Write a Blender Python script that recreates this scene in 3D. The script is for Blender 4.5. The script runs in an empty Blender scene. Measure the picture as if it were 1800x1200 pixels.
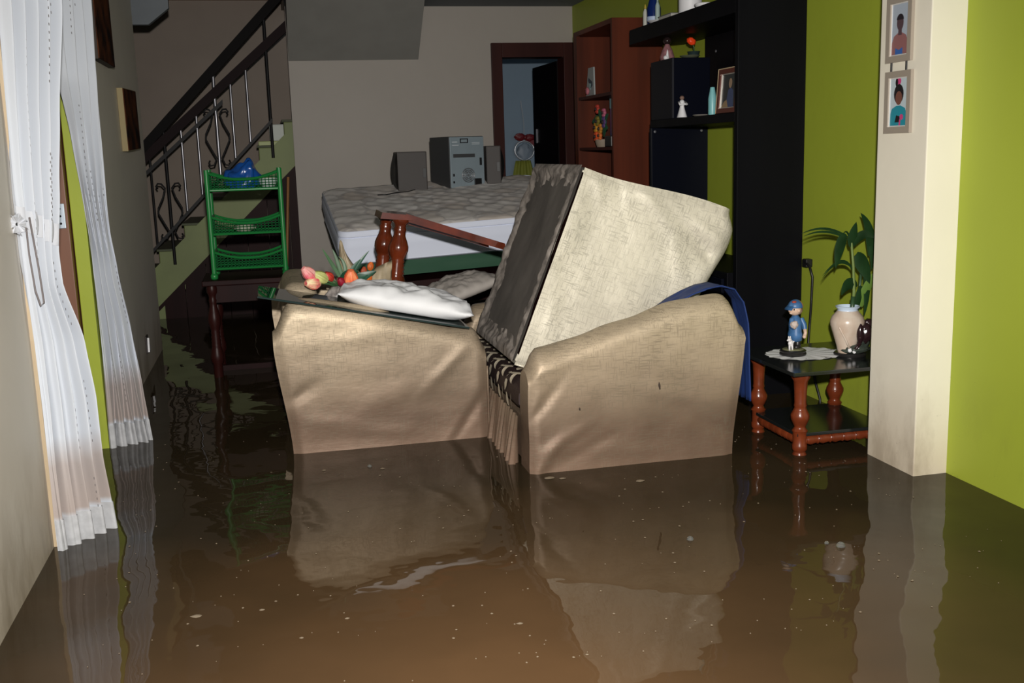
import bpy, bmesh, math, random
from mathutils import Vector, Matrix, noise
PI = math.pi
random.seed(7)
S = bpy.context.scene
COL = S.collection
# ------------------------------------------------------------------ camera, world, flash, exposure
cam = bpy.data.objects.new('camera', bpy.data.cameras.new('camera'))
COL.objects.link(cam)
cam.data.sensor_width = 36.0
cam.data.lens = 36.48
cam.data.clip_start = 0.02
cx, cy, cz = Vector((.97362, -.22614, -.03032)), Vector((.06997, .16940, .98306)), Vector((-.21718, -.95925, .18076))
mw = Matrix((cx, cy, cz)).transposed().to_4x4()
mw.translation = Vector((0, 0, 1.2))
cam.matrix_world = mw
S.camera = cam
wd = bpy.data.worlds.new('world'); S.world = wd; wd.use_nodes = True
wd.node_tree.nodes['Background'].inputs[0].default_value = (.72, .86, 1.0, 1)
wd.node_tree.nodes['Background'].inputs[1].default_value = 0.30
S.view_settings.view_transform = 'Standard'; S.view_settings.look = 'None'
S.view_settings.gamma = 1.0; S.view_settings.exposure = 0.0; S.view_settings.use_curve_mapping = False
fl = bpy.data.lights.new('camera_flash', 'SPOT')
fl.energy = 830; fl.color = (1.0, .955, .90); fl.spot_size = math.radians(92); fl.spot_blend = 1.0; fl.shadow_soft_size = .03
flo = bpy.data.objects.new('camera_flash', fl); COL.objects.link(flo)
flo.location = (.03, -.06, 1.40)
aim = Vector((.20, .96, -.24))
flo.rotation_euler = aim.to_track_quat('-Z', 'Y').to_euler()

# ------------------------------------------------------------------ materials
MATS = {}
def nd(nt, t, **kw):
    n = nt.nodes.new(t)
    for k, v in kw.items(): setattr(n, k, v)
    return n
def M(name, col, rough=.6, metal=0., spec=.5, var=0., vscale=6., vstretch=(1, 1, 1), col2=None, bump=0., bscale=60., emis=0, coat=0):
    if name in MATS: return MATS[name]
    m = bpy.data.materials.new(name); m.use_nodes = True; MATS[name] = m
    nt = m.node_tree; b = nt.nodes['Principled BSDF']
    b.inputs['Base Color'].default_value = (*col, 1); b.inputs['Roughness'].default_value = rough
    b.inputs['Metallic'].default_value = metal; b.inputs['Specular IOR Level'].default_value = spec
    b.inputs['Coat Weight'].default_value = coat; b.inputs['Coat Roughness'].default_value = .08
    if var or col2 or bump:
        tc = nd(nt, 'ShaderNodeTexCoord'); mp = nd(nt, 'ShaderNodeMapping')
        mp.inputs['Scale'].default_value = vstretch
        nt.links.new(tc.outputs['Object'], mp.inputs[0])
    if var or col2:
        nz = nd(nt, 'ShaderNodeTexNoise'); nz.inputs['Scale'].default_value = vscale; nz.inputs['Detail'].default_value = 5
        nt.links.new(mp.outputs[0], nz.inputs['Vector'])
        rp = nd(nt, 'ShaderNodeValToRGB')
        c2 = col2 or tuple(max(0, c * (1 - var)) for c in col)
        rp.color_ramp.elements[0].position = .35; rp.color_ramp.elements[1].position = .65
        rp.color_ramp.elements[0].color = (*c2, 1); rp.color_ramp.elements[1].color = (*col, 1)
        nt.links.new(nz.outputs['Fac'], rp.inputs[0]); nt.links.new(rp.outputs[0], b.inputs['Base Color'])
    if bump:
        n2 = nd(nt, 'ShaderNodeTexNoise'); n2.inputs['Scale'].default_value = bscale; n2.inputs['Detail'].default_value = 4
        nt.links.new(mp.outputs[0], n2.inputs['Vector'])
        bp = nd(nt, 'ShaderNodeBump'); bp.inputs['Strength'].default_value = bump; bp.inputs['Distance'].default_value = .004
        nt.links.new(n2.outputs['Fac'], bp.inputs['Height']); nt.links.new(bp.outputs[0], b.inputs['Normal'])
    return m
def mixc(nt, fac, a, b, mode='MIX'):
    mx = nd(nt, 'ShaderNodeMix', data_type='RGBA', blend_type=mode)
    for s, v in ((mx.inputs[0], fac), (mx.inputs[6], a), (mx.inputs[7], b)):
        if hasattr(v, 'is_linked'): nt.links.new(v, s)
        elif isinstance(v, (int, float)): s.default_value = v
        else: s.default_value = (*v, 1)
    return mx.outputs[2]
def ramp(nt, src, stops):
    r = nd(nt, 'ShaderNodeValToRGB'); e = r.color_ramp.elements
    e.remove(e[1]); e[0].position = stops[0][0]
    for p, v in stops[1:]: e.new(p)
    for i, (p, v) in enumerate(stops): e[i].color = (v, v, v, 1) if isinstance(v, (int, float)) else (*v, 1)
    nt.links.new(src, r.inputs[0]); return r.outputs[0]
def noise_tex(nt, vec, scale, stretch=(1, 1, 1), detail=4, rough=.5):
    mp = nd(nt, 'ShaderNodeMapping'); mp.inputs['Scale'].default_value = stretch
    nt.links.new(vec, mp.inputs[0])
    n = nd(nt, 'ShaderNodeTexNoise'); n.inputs['Scale'].default_value = scale; n.inputs['Detail'].default_value = detail
    n.inputs['Roughness'].default_value = rough
    nt.links.new(mp.outputs[0], n.inputs['Vector']); return n.outputs['Fac']
def newmat(name):
    m = bpy.data.materials.new(name); m.use_nodes = True; MATS[name] = m
    return m, m.node_tree, m.node_tree.nodes['Principled BSDF']
def height(nt):      # world height above the water as a 0..1 value per metre
    g = nd(nt, 'ShaderNodeNewGeometry'); s = nd(nt, 'ShaderNodeSeparateXYZ')
    nt.links.new(g.outputs['Position'], s.inputs[0]); return g.outputs['Position'], s.outputs[2]
def addm(nt, a, b, op='ADD'):
    n = nd(nt, 'ShaderNodeMath', operation=op)
    for s, v in ((n.inputs[0], a), (n.inputs[1], b)):
        if hasattr(v, 'is_linked'): nt.links.new(v, s)
        else: s.default_value = v
    return n.outputs[0]
def fabric(name, dry, wet, line):
    """gold satin with a woven hatch; soaked and muddied below the flood's splash line"""
    m, nt, b = newmat(name)
    tc = nd(nt, 'ShaderNodeTexCoord'); ob = tc.outputs['Object']
    pos, z = height(nt)
    blot = noise_tex(nt, ob, 3.2)
    hz = addm(nt, z, addm(nt, addm(nt, blot, -.5), .22, 'MULTIPLY'))
    wetf = ramp(nt, hz, [(max(0, line - .32), 1.), (line + .14, 0.)])
    base = mixc(nt, wetf, dry, wet)
    h1 = ramp(nt, noise_tex(nt, ob, 1., (20, 20, 250), 2), [(.53, 0.), (.62, 1.)])
    h2 = ramp(nt, noise_tex(nt, ob, 1., (250, 250, 20), 2), [(.55, 0.), (.64, 1.)])
    patch = ramp(nt, noise_tex(nt, ob, 5.), [(.35, .35), (.65, .9)])
    hat = addm(nt, addm(nt, h1, h2, 'MAXIMUM'), patch, 'MULTIPLY')
    hat = addm(nt, hat, .58, 'MULTIPLY')
    c = mixc(nt, hat, base, tuple(v * .34 for v in dry))
    big = ramp(nt, noise_tex(nt, ob, 2.4, (1, 1, 1.6)), [(.3, .80), (.7, 1.08)])
    c = mixc(nt, 1., c, big, 'MULTIPLY')
    # mud crust near the water
    mud = ramp(nt, addm(nt, z, addm(nt, noise_tex(nt, pos, 9.), .10, 'MULTIPLY')), [(.03, .55), (.16, 0.)])
    c = mixc(nt, mud, c, (.20, .125, .085))
    nt.links.new(c, b.inputs['Base Color'])
    b.inputs['Roughness'].default_value = .50; b.inputs['Metallic'].default_value = .28; b.inputs['Specular IOR Level'].default_value = .3
    bp = nd(nt, 'ShaderNodeBump'); bp.inputs['Strength'].default_value = .35; bp.inputs['Distance'].default_value = .012
    nt.links.new(addm(nt, noise_tex(nt, ob, 7., (1, 1, 1.8), 3), addm(nt, hat, -.05, 'MULTIPLY')), bp.inputs['Height'])
    nt.links.new(bp.outputs[0], b.inputs['Normal'])
    return m
GOLD = fabric('gold_satin_soaked', (.53, .435, .305), (.165, .108, .074), .46)
GOLD_DRY = fabric('gold_satin_dry', (.72, .675, .555), (.5, .36, .22), .02)
def wall_mat(name, col, stain, line, streak=.3):
    m, nt, b = newmat(name)
    pos, z = height(nt)
    hz = addm(nt, z, addm(nt, addm(nt, noise_tex(nt, pos, 2.2, (1, 1, .7)), -.5), .35, 'MULTIPLY'))
    st = ramp(nt, hz, [(0.02, streak), (line, 0.)])
    c = mixc(nt, st, col, stain)
    blot = ramp(nt, noise_tex(nt, pos, 1.3), [(.3, .93), (.7, 1.03)])
    c = mixc(nt, 1., c, blot, 'MULTIPLY')
    sc = ramp(nt, noise_tex(nt, pos, 26., (1, 1, 2.2), 6, .7), [(.66, 0.), (.71, 1.)])
    low = ramp(nt, z, [(.05, .45), (.5, 0.)])
    c = mixc(nt, addm(nt, sc, low, 'MULTIPLY'), c, (.10, .07, .05))
    smear = ramp(nt, noise_tex(nt, pos, 4.5, (1, 1, .45), 6, .65), [(.46, 0.), (.62, 1.)])
    low2 = ramp(nt, z, [(.02, .55), (.42, 0.)])
    c = mixc(nt, addm(nt, smear, low2, 'MULTIPLY'), c, tuple(v * .62 for v in stain))
    nt.links.new(c, b.inputs['Base Color'])
    b.inputs['Roughness'].default_value = .5; b.inputs['Specular IOR Level'].default_value = .3
    bp = nd(nt, 'ShaderNodeBump'); bp.inputs['Strength'].default_value = .18; bp.inputs['Distance'].default_value = .006
    nt.links.new(noise_tex(nt, pos, 14., (1, 1, 1), 5), bp.inputs['Height']); nt.links.new(bp.outputs[0], b.inputs['Normal'])
    return m
CREAM = wall_mat('cream_paint', (.76, .71, .63), (.42, .33, .22), .32, .55)
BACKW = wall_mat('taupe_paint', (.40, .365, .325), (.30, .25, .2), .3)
PILLAR = wall_mat('pillar_paint', (.83, .785, .66), (.50, .40, .28), .34, .6)
LIME = wall_mat('lime_paint', (.35, .42, .040), (.40, .45, .06), .25, .3)
BLUEWALL = wall_mat('pale_blue_paint', (.22, .30, .38), (.2, .25, .3), .2)
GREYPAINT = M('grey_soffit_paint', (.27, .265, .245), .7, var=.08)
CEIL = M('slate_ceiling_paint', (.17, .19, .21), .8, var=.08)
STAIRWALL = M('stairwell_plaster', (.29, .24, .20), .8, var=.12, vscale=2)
FLOORM = M('drowned_floor_tile', (.18, .12, .08), .6)
DARKWOOD = M('dark_red_wood', (.020, .0045, .0045), .5, spec=.10, var=.5, vscale=5, vstretch=(1, 1, .12))
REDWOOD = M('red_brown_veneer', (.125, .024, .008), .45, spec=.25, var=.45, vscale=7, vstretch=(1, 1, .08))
TURNED = M('varnished_turned_wood', (.15, .026, .008), .2, spec=.4, var=.45, vscale=12, coat=.8)
LEGWOOD = M('table_leg_varnish', (.165, .032, .010), .3, spec=.3, var=.4, vscale=12, coat=.25)
DOORWOOD = M('door_frame_wood', (.050, .012, .009), .5, spec=.15, var=.35, vscale=6, vstretch=(1, 1, .1))
BROWNJAMB = M('brown_jamb_wood', (.22, .085, .042), .45, var=.25, vscale=5, vstretch=(1, 1, .1))
TANTRIM = M('tan_trim_paint', (.50, .39, .25), .5, var=.2, vscale=9, vstretch=(1, 1, .2))
BLACKV = M('black_veneer', (.0038, .0038, .0055), .5, spec=.10, var=.3, vscale=5, vstretch=(1, 1, .1))
NAVYV = M('blue_black_panel', (.0022, .003, .008), .4, spec=.12)
IRON = M('black_wrought_iron', (.010, .010, .011), .5, spec=.2)
STEEL = M('bright_steel_bar', (.30, .30, .33), .3, metal=.7)
STAIRG = M('green_stair_paint', (.20, .245, .085), .55, var=.15, vscale=4)
STAIRD = M('dark_olive_tread', (.07, .085, .035), .6, var=.3)  # treads in a darker, mottled olive than the steps
RACKG = M('green_plastic', (.016, .20, .045), .35, spec=.4)
BLUEP = M('blue_plastic_bag', (.008, .07, .30), .25, bump=.4, bscale=18)
WHITEP = M('white_paint', (.78, .78, .80), .5)
def muddy_water():
    m, nt, b = newmat('muddy_flood_water')
    pos, z = height(nt)
    f = ramp(nt, noise_tex(nt, pos, .9, (1, 1, 1), 5), [(.3, (.026, .019, .010)), (.7, (.036, .025, .013))])
    # flash glow on the near water, painted into its colour as lighter brown
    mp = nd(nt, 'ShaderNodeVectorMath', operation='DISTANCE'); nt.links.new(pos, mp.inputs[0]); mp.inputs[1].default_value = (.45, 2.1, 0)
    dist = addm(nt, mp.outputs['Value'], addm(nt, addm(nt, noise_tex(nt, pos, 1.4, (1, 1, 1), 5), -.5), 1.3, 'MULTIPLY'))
    flash_glow = ramp(nt, addm(nt, dist, .4, 'MULTIPLY'), [(.05, 1.), (.62, 0.)])
    f = mixc(nt, flash_glow, f, (.115, .064, .030))
    nt.links.new(f, b.inputs['Base Color'])
    b.inputs['Roughness'].default_value = .015; b.inputs['IOR'].default_value = 1.33; b.inputs['Specular IOR Level'].default_value = .36
    n1 = noise_tex(nt, pos, 1.5, (1, .8, 1), 2, .4)
    n2 = noise_tex(nt, pos, 6., (1, 1, 1), 2, .5)
    hgt = addm(nt, n1, addm(nt, n2, .055, 'MULTIPLY'))
    bp = nd(nt, 'ShaderNodeBump'); bp.inputs['Strength'].default_value = 1.; bp.inputs['Distance'].default_value = .026
    nt.links.new(hgt, bp.inputs['Height']); nt.links.new(bp.outputs[0], b.inputs['Normal'])
    return m
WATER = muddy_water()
def curtain_mat():
    m, nt, b = newmat('white_voile')
    tc = nd(nt, 'ShaderNodeTexCoord'); pos, z = height(nt)
    wob = addm(nt, addm(nt, noise_tex(nt, pos, 6.), -.5), .06, 'MULTIPLY')
    hz = addm(nt, z, wob)
    st = ramp(nt, hz, [(.095, 0.), (.115, 1.), (.27, .85), (.36, 0.)])
    c = mixc(nt, addm(nt, st, .75, 'MULTIPLY'), (.52, .555, .61), (.30, .215, .165))
    dots = ramp(nt, noise_tex(nt, pos, 170.), [(.70, 0.), (.73, .6)])
    lowd = ramp(nt, z, [(.02, 1.), (.4, 0.)])
    c = mixc(nt, addm(nt, dots, lowd, 'MULTIPLY'), c, (.12, .08, .06))
    nt.links.new(c, b.inputs['Base Color'])
    b.inputs['Roughness'].default_value = .75; b.inputs['Sheen Weight'].default_value = .2
    return m
VOILE = curtain_mat()

# ------------------------------------------------------------------ mesh helpers
def tag(o, label=None, cat=None, group=None, kind=None):
    if label: o['label'] = label
    if cat: o['category'] = cat
    if group: o['group'] = group
    if kind: o['kind'] = kind
    return o
def obj(name, bm, mats, parent=None, smooth=False, ang=None, recalc=True):
    me = bpy.data.meshes.new(name)
    if recalc: bmesh.ops.recalc_face_normals(bm, faces=bm.faces)
    bm.to_mesh(me); bm.free()
    for m in (mats if isinstance(mats, (list, tuple)) else [mats]): me.materials.append(m)
    if smooth:
        me.shade_smooth()
        if ang is not None: me.set_sharp_from_angle(angle=math.radians(ang))
    o = bpy.data.objects.new(name, me); COL.objects.link(o)
    if parent: o.parent = parent
    return o
def thing(name, label, cat, loc=(0, 0, 0), rot=None, group=None):
    o = bpy.data.objects.new(name, None); COL.objects.link(o); o.empty_display_size = .1
    if isinstance(rot, Matrix):
        m = rot.to_4x4(); m.translation = Vector(loc); o.matrix_world = m
    else:
        o.location = loc
        if rot: o.rotation_euler = rot
    return tag(o, label, cat, group)
def struct(name, bm, m, parent=None, **k):
    o = obj(name, bm, m, parent, **k)
    if not parent: o['kind'] = 'structure'
    return o
def box(bm, lo, hi, bev=0., mi=0, mtx=None):
    lo, hi = Vector(lo), Vector(hi)
    g = bmesh.ops.create_cube(bm, size=1.)
    vs = g['verts']
    for v in vs: v.co = Vector(((lo.x + hi.x) / 2 + v.co.x * (hi.x - lo.x), (lo.y + hi.y) / 2 + v.co.y * (hi.y - lo.y), (lo.z + hi.z) / 2 + v.co.z * (hi.z - lo.z)))
    fs = {f for v in vs for f in v.link_faces}
    for f in fs: f.material_index = mi
    if bev:
        es = list({e for v in vs for e in v.link_edges})
        r = bmesh.ops.bevel(bm, geom=es, offset=bev, segments=2, affect='EDGES', profile=.6)
        vs = list({v for f in r['faces'] for v in f.verts} | {v for v in vs if v.is_valid})
        for f in r['faces']: f.material_index = mi
    if mtx is not None: bmesh.ops.transform(bm, matrix=mtx, verts=[v for v in vs if v.is_valid])
    return bm
def B(*boxes, bev=0.):
    bm = bmesh.new()
    for lo, hi in boxes: box(bm, lo, hi, bev)
    return bm
def frame_of(d):
    d = d.normalized(); a = Vector((0, 0, 1)) if abs(d.z) < .9 else Vector((1, 0, 0))
    u = d.cross(a).normalized(); return d, u, d.cross(u).normalized()
def tube(bm, pts, r, n=8, cap=True, mi=0):
    pts = [Vector(p) for p in pts]; rings = []
    R = r if isinstance(r, (list, tuple)) else [r] * len(pts)
    prev = None
    for i, p in enumerate(pts):
        d = (pts[min(i + 1, len(pts) - 1)] - pts[max(i - 1, 0)])
        d, u, w = frame_of(d)
        if prev is not None:
            u = (prev - d * prev.dot(d)).normalized(); w = d.cross(u)
        prev = u
        rings.append([bm.verts.new(p + (u * math.cos(2 * PI * k / n) + w * math.sin(2 * PI * k / n)) * R[i]) for k in range(n)])
    for a, b in zip(rings, rings[1:]):
        for k in range(n): bm.faces.new((a[k], a[(k + 1) % n], b[(k + 1) % n], b[k])).material_index = mi
    if cap:
        bm.faces.new(rings[0][::-1]).material_index = mi; bm.faces.new(rings[-1]).material_index = mi
    return bm
def lathe(bm, prof, p0=(0, 0, 0), d=(0, 0, 1), n=20, mi=0, sx=1., sy=1.):
    p0 = Vector(p0); d, u, w = frame_of(Vector(d)); rings = []
    for r, t in prof:
        rings.append([bm.verts.new(p0 + d * t + (u * math.cos(2 * PI * k / n) * sx + w * math.sin(2 * PI * k / n) * sy) * max(r, 1e-4)) for k in range(n)])
    for a, b in zip(rings, rings[1:]):
        for k in range(n): bm.faces.new((a[k], a[(k + 1) % n], b[(k + 1) % n], b[k])).material_index = mi
    bm.faces.new(rings[0][::-1]).material_index = mi; bm.faces.new(rings[-1]).material_index = mi
    return bm
def ball(bm, c, r, sub=2, mi=0, jit=0.):
    g = bmesh.ops.create_icosphere(bm, subdivisions=sub, radius=1.)
    R = Vector(r) if isinstance(r, (tuple, list)) else Vector((r, r, r))
    for v in g['verts']:
        k = 1 + jit * noise.noise(v.co * 2.3 + Vector(c) * 9)
        v.co = Vector((v.co.x * R.x, v.co.y * R.y, v.co.z * R.z)) * k + Vector(c)
        for f in v.link_faces: f.material_index = mi
    return bm
def grid(bm, f, nu, nv, closed=False, mi=0):
    g = [[bm.verts.new(f(i / nu, j / nv)) for j in range(nv + 1)] for i in range(nu if closed else nu + 1)]
    for i in range(nu):
        for j in range(nv):
            a, b = g[i], g[(i + 1) % len(g)]
            bm.faces.new((a[j], b[j], b[j + 1], a[j + 1])).material_index = mi
    return g
def prism(bm, pts, vec, mi=0):
    vec = Vector(vec); a = [bm.verts.new(Vector(p)) for p in pts]; b = [bm.verts.new(Vector(p) + vec) for p in pts]
    n = len(a); bm.faces.new(a[::-1]).material_index = mi; bm.faces.new(b).material_index = mi
    for k in range(n): bm.faces.new((a[k], a[(k + 1) % n], b[(k + 1) % n], b[k])).material_index = mi
    return bm
def poly(bm, pts, z, mi=0):
    bm.faces.new([bm.verts.new((x, y, z)) for x, y in pts]).material_index = mi
def ell(cx_, cy_, rx, ry, n=20, a0=0, a1=2 * PI):
    return [(cx_ + rx * math.cos(a0 + (a1 - a0) * k / n), cy_ + ry * math.sin(a0 + (a1 - a0) * k / n)) for k in range(n if a1 - a0 > 6.2 else n + 1)]
def smooth(a, b, x):
    t = min(1, max(0, (x - a) / (b - a))); return t * t * (3 - 2 * t)
def nz(x, y, z=0.): return noise.noise(Vector((x, y, z)))

# ------------------------------------------------------------------ the setting
FZ = -.22                                                                  # the drowned floor
struct('floor', B(((-3, -2, FZ - .1), (4, 11, FZ))), FLOORM)
bm = bmesh.new()
vs = [bm.verts.new(p) for p in ((-3, -2, 0), (4, -2, 0), (4, 11, 0), (-3, 11, 0))]; bm.faces.new(vs)
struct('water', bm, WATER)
struct('wall_left', B(((-.95, -1.5, FZ), (-.75, 3.40, 2.32)), ((-.95, 4.66, FZ), (-.75, 6.98, 2.32)), ((-.95, 3.40, 2.02), (-.75, 4.66, 2.32))), CREAM)
struct('wall_right', B(((2.325, -1.5, FZ), (2.6, 3.33, 2.32)), ((2.45, 3.33, FZ), (2.6, 8.28, 2.32))), LIME)
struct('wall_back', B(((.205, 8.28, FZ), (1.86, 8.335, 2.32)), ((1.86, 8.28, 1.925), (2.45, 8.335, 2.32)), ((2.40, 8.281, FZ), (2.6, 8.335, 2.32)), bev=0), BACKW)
struct('pillar', B(((2.19, 3.185, FZ), (2.47, 3.484, 2.32)), bev=.004), PILLAR)
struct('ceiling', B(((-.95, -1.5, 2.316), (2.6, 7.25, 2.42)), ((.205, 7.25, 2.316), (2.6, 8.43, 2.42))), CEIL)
# grey sloping soffit under the upper flight
bm = prism(bmesh.new(), [(.207, 8.28, 1.918), (.207, 7.80, 2.316), (.207, 8.28, 2.316)], (.99, 0, 0))
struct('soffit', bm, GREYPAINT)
# stair hall beyond the end of the cream wall
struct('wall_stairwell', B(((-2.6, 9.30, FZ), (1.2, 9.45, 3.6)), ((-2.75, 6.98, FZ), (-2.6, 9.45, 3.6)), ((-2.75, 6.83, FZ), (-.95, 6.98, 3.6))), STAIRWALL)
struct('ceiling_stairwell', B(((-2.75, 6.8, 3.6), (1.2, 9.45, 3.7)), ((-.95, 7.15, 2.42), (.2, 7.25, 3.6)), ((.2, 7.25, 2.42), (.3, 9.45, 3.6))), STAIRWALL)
bm = prism(bmesh.new(), [(-.80, 7.17, 2.316), (-.80, 7.17, 2.055), (-.675, 7.17, 2.055), (-.545, 7.17, 2.155), (-.545, 7.17, 2.316)], (0, .06, 0))
struct('beam', bm, CEIL)
struct('trim_2', B(((-2.6, 9.24, 2.50), (.2, 9.30, 2.62))), M('brown_ledge', (.30, .12, .05), .5))
# casing of the curtained doorway
struct('trim_1', B(((-.965, 3.40, FZ), (-.738, 3.435, 2.02)), bev=.004), TANTRIM)
struct('trim_3', B(((-.80, 4.575, FZ), (-.745, 4.66, 2.02)), bev=.003), LIME)
t = thing('door_2', 'brown wooden door shut in the curtained opening, with a pale bolt plate', 'door', (-.95, 4.0, FZ)); t['kind'] = 'structure'
obj('door_leaf', B(((.02, -.56, 0), (.055, .55, 2.2)), bev=.003), BROWNJAMB, t)
obj('jamb', B(((.0, .535, 0), (.145, .66, 2.2)), bev=.004), BROWNJAMB, t)
p = obj('bolt_plate', B(((.10, .522, 1.165), (.136, .535, 1.265)), bev=.002), M('pale_bolt_metal', (.50, .58, .66), .4, metal=.4), t); p['label'] = 'pale metal bolt plate'
bm = bmesh.new()
for zz in (1.185, 1.215, 1.245): lathe(bm, [(.0045, 0), (.0045, .006), (.002, .008)], (.119, .5225, zz), (0, -1, 0), 10)
obj('screw', bm, IRON, p)
# back door and the blue room beyond
t = thing('door_1', 'open dark brown door in the far cream wall', 'door', (1.774, 8.28, FZ)); t['kind'] = 'structure'
obj('frame', B(((0, -.03, 0), (.086, .16, 2.256)), ((.59, -.03, 0), (.672, .16, 2.256)), ((.086, -.03, 2.145), (.59, .16, 2.256)), bev=.004), DOORWOOD, t)
lf = obj('door_leaf', prism(bmesh.new(), [(.586, .172, .02), (.566, .90, .02), (.606, .90, .02), (.626, .172, .02)], (0, 0, 2.11)), M('nearly_black_door', (.006, .004, .004), .5, spec=.1), t)
obj('handle', B(((.562, .80, 1.48), (.576, .84, 1.60))), STEEL, lf)
struct('wall_bedroom', B(((1.2, 10.2, FZ), (3.6, 10.35, 2.4)), ((1.05, 8.43, FZ), (1.2, 10.35, 2.4)), ((3.5, 8.43, FZ), (3.6, 10.35, 2.4))), BLUEWALL)
struct('ceiling_bedroom', B(((1.05, 8.43, 2.4), (3.6, 10.35, 2.5))), CEIL)

# staircase
t = thing('staircase', 'green painted staircase rising behind the cream wall, dark wood panelling beneath', 'staircase', (0, 0, 0))
for k in range(9):
    x0 = -1.26 + .2 * k; z0 = .14 + .19 * k
    s = obj('step', B(((x0, 8.36, FZ if k < 2 else z0 - .30), (x0 + .23, 9.28, z0)), bev=.006), STAIRG, t)
    obj('tread', B(((x0 - .015, 8.352, z0), (x0 + .20, 9.28, z0 + .018)), bev=.003), STAIRD, s)
bm = bmesh.new()
zl = lambda x: .135 + .943 * (x + .856)
prism(bm, [(-1.5, 8.34, zl(-1.5)), (.7, 8.34, zl(.7)), (.7, 8.34, zl(.7) + .30), (-1.5, 8.34, zl(-1.5) + .30)], (0, .03, 0))
obj('stringer', bm, STAIRG, t)
for i in range(7):
    xa = -.85 + .165 * i; xb = xa + .16
    bm = prism(bmesh.new(), [(xa, 8.345, FZ), (xb, 8.345, FZ), (xb, 8.345, zl(xb)), (xa, 8.345, zl(xa))], (0, .03, 0))
    obj('panel', bm, DARKWOOD, t)
bm = bmesh.new()
prism(bm, [(-.9, 8.337, zl(-.9) - .035), (.3, 8.337, zl(.3) - .035), (.3, 8.337, zl(.3)), (-.9, 8.337, zl(-.9))], (0, .012, 0))
obj('edge_moulding', bm, DARKWOOD, t)
obj('landing_block', B(((-.06, 8.45, 1.16), (.30, 9.2, 1.33)), bev=.006), M('pale_green_block', (.42, .48, .20), .5), t)
tag(obj('paper_bag', box(bmesh.new(), (.03, 8.55, 1.331), (.16, 8.66, 1.46), .01), M('pale_paper', (.62, .66, .62), .6, bump=.3, bscale=20)), 'pale folded bag standing on the green stair landing', 'bag')

# railing
t = thing('stair_railing', 'black iron stair railing with scrollwork and two dark wooden handrails', 'railing', (0, 0, 0))
RY = 8.32
def ztop(x): return 1.344 + 1.0255 * (x + .857)
def zbot(x): return .554 + 1.0 * (x + .874)
def rail(name, f, x0, x1, w, h, m):
    bm = bmesh.new()
    prism(bm, [(x0, RY - w / 2, f(x0) - h / 2), (x1, RY - w / 2, f(x1) - h / 2), (x1, RY - w / 2, f(x1) + h / 2), (x0, RY - w / 2, f(x0) + h / 2)], (0, w, 0))
    return obj(name, bm, m, t)
BLK = M('black_handrail', (.006, .005, .005), .6, spec=.08)
rail('handrail', ztop, -1.3, .30, .06, .095, BLK)
rail('lower_handrail', lambda x: 1.252 + .862 * (x + .866), -1.3, .35, .05, .085, M('dark_plum_rail', (.014, .007, .008), .6, spec=.1))
rail('iron_rail', lambda x: 1.142 + .862 * (x + .863), -1.3, -.30, .025, .035, IRON)
rail('bottom_rail', zbot, -1.3, .06, .025, .03, IRON)
def scroll(x, zc):
    bm = bmesh.new()
    for s in (-1, 1):
        pts = []
        for k in range(13):
            a = PI * (1.9 - 1.9 * k / 12); pts.append((x + s * (.055 + .032 * math.cos(a) * (1 - .35 * (1 - k / 12))), RY, zc + .20 + .03 * math.sin(a)))
        pts = [(x + s * .078, RY, zc + .175), (x + s * .088, RY, zc + .195), (x + s * .075, RY, zc + .215), (x + s * .05, RY, zc + .212), (x + s * .025, RY, zc + .18),
               (x + s * .045, RY, zc + .11), (x + s * .085, RY, zc + .03), (x + s * .088, RY, zc - .01), (x + s * .05, RY, zc - .09), (x + s * .02, RY, zc - .15),
               (x + s * .04, RY, zc - .20), (x + s * .07, RY, zc - .205), (x + s * .08, RY, zc - .185), (x + s * .07, RY, zc - .165)]
        tube(bm, pts, .0075, 6)
    obj('scroll', bm, IRON, t, smooth=True)
for i, (x, kind) in enumerate(((-.86, 0), (-.745, 2), (-.62, 1), (-.50, 1), (-.355, 3), (-.235, 1), (-.115, 1), (.045, 4))):
    zt = ztop(x) if kind in (2, 3, 4) else 1.252 + .862 * (x + .866)
    zb = zbot(x) if kind not in (2, 4) else (.42 if kind == 2 else 1.20)
    bm = tube(bmesh.new(), [(x, RY, zb), (x, RY, zt)], .012 if kind in (2, 3, 4) else .009, 8)
    obj('baluster', bm, IRON if kind in (0, 2, 4) else STEEL, t, smooth=True, ang=50)
    if kind in (2, 3): scroll(x, zb + .40 if kind == 2 else 1.36)
# wooden pole leaning by the panelling
tag(obj('broom_pole', tube(bmesh.new(), [(.055, 8.05, FZ), (.085, 8.10, .35), (.145, 8.26, 1.05)], .011, 8), M('ochre_pole', (.30, .14, .04), .5), smooth=True, ang=50),
    'thin ochre wooden pole leaning against the dark stair panelling', 'pole')

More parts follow.
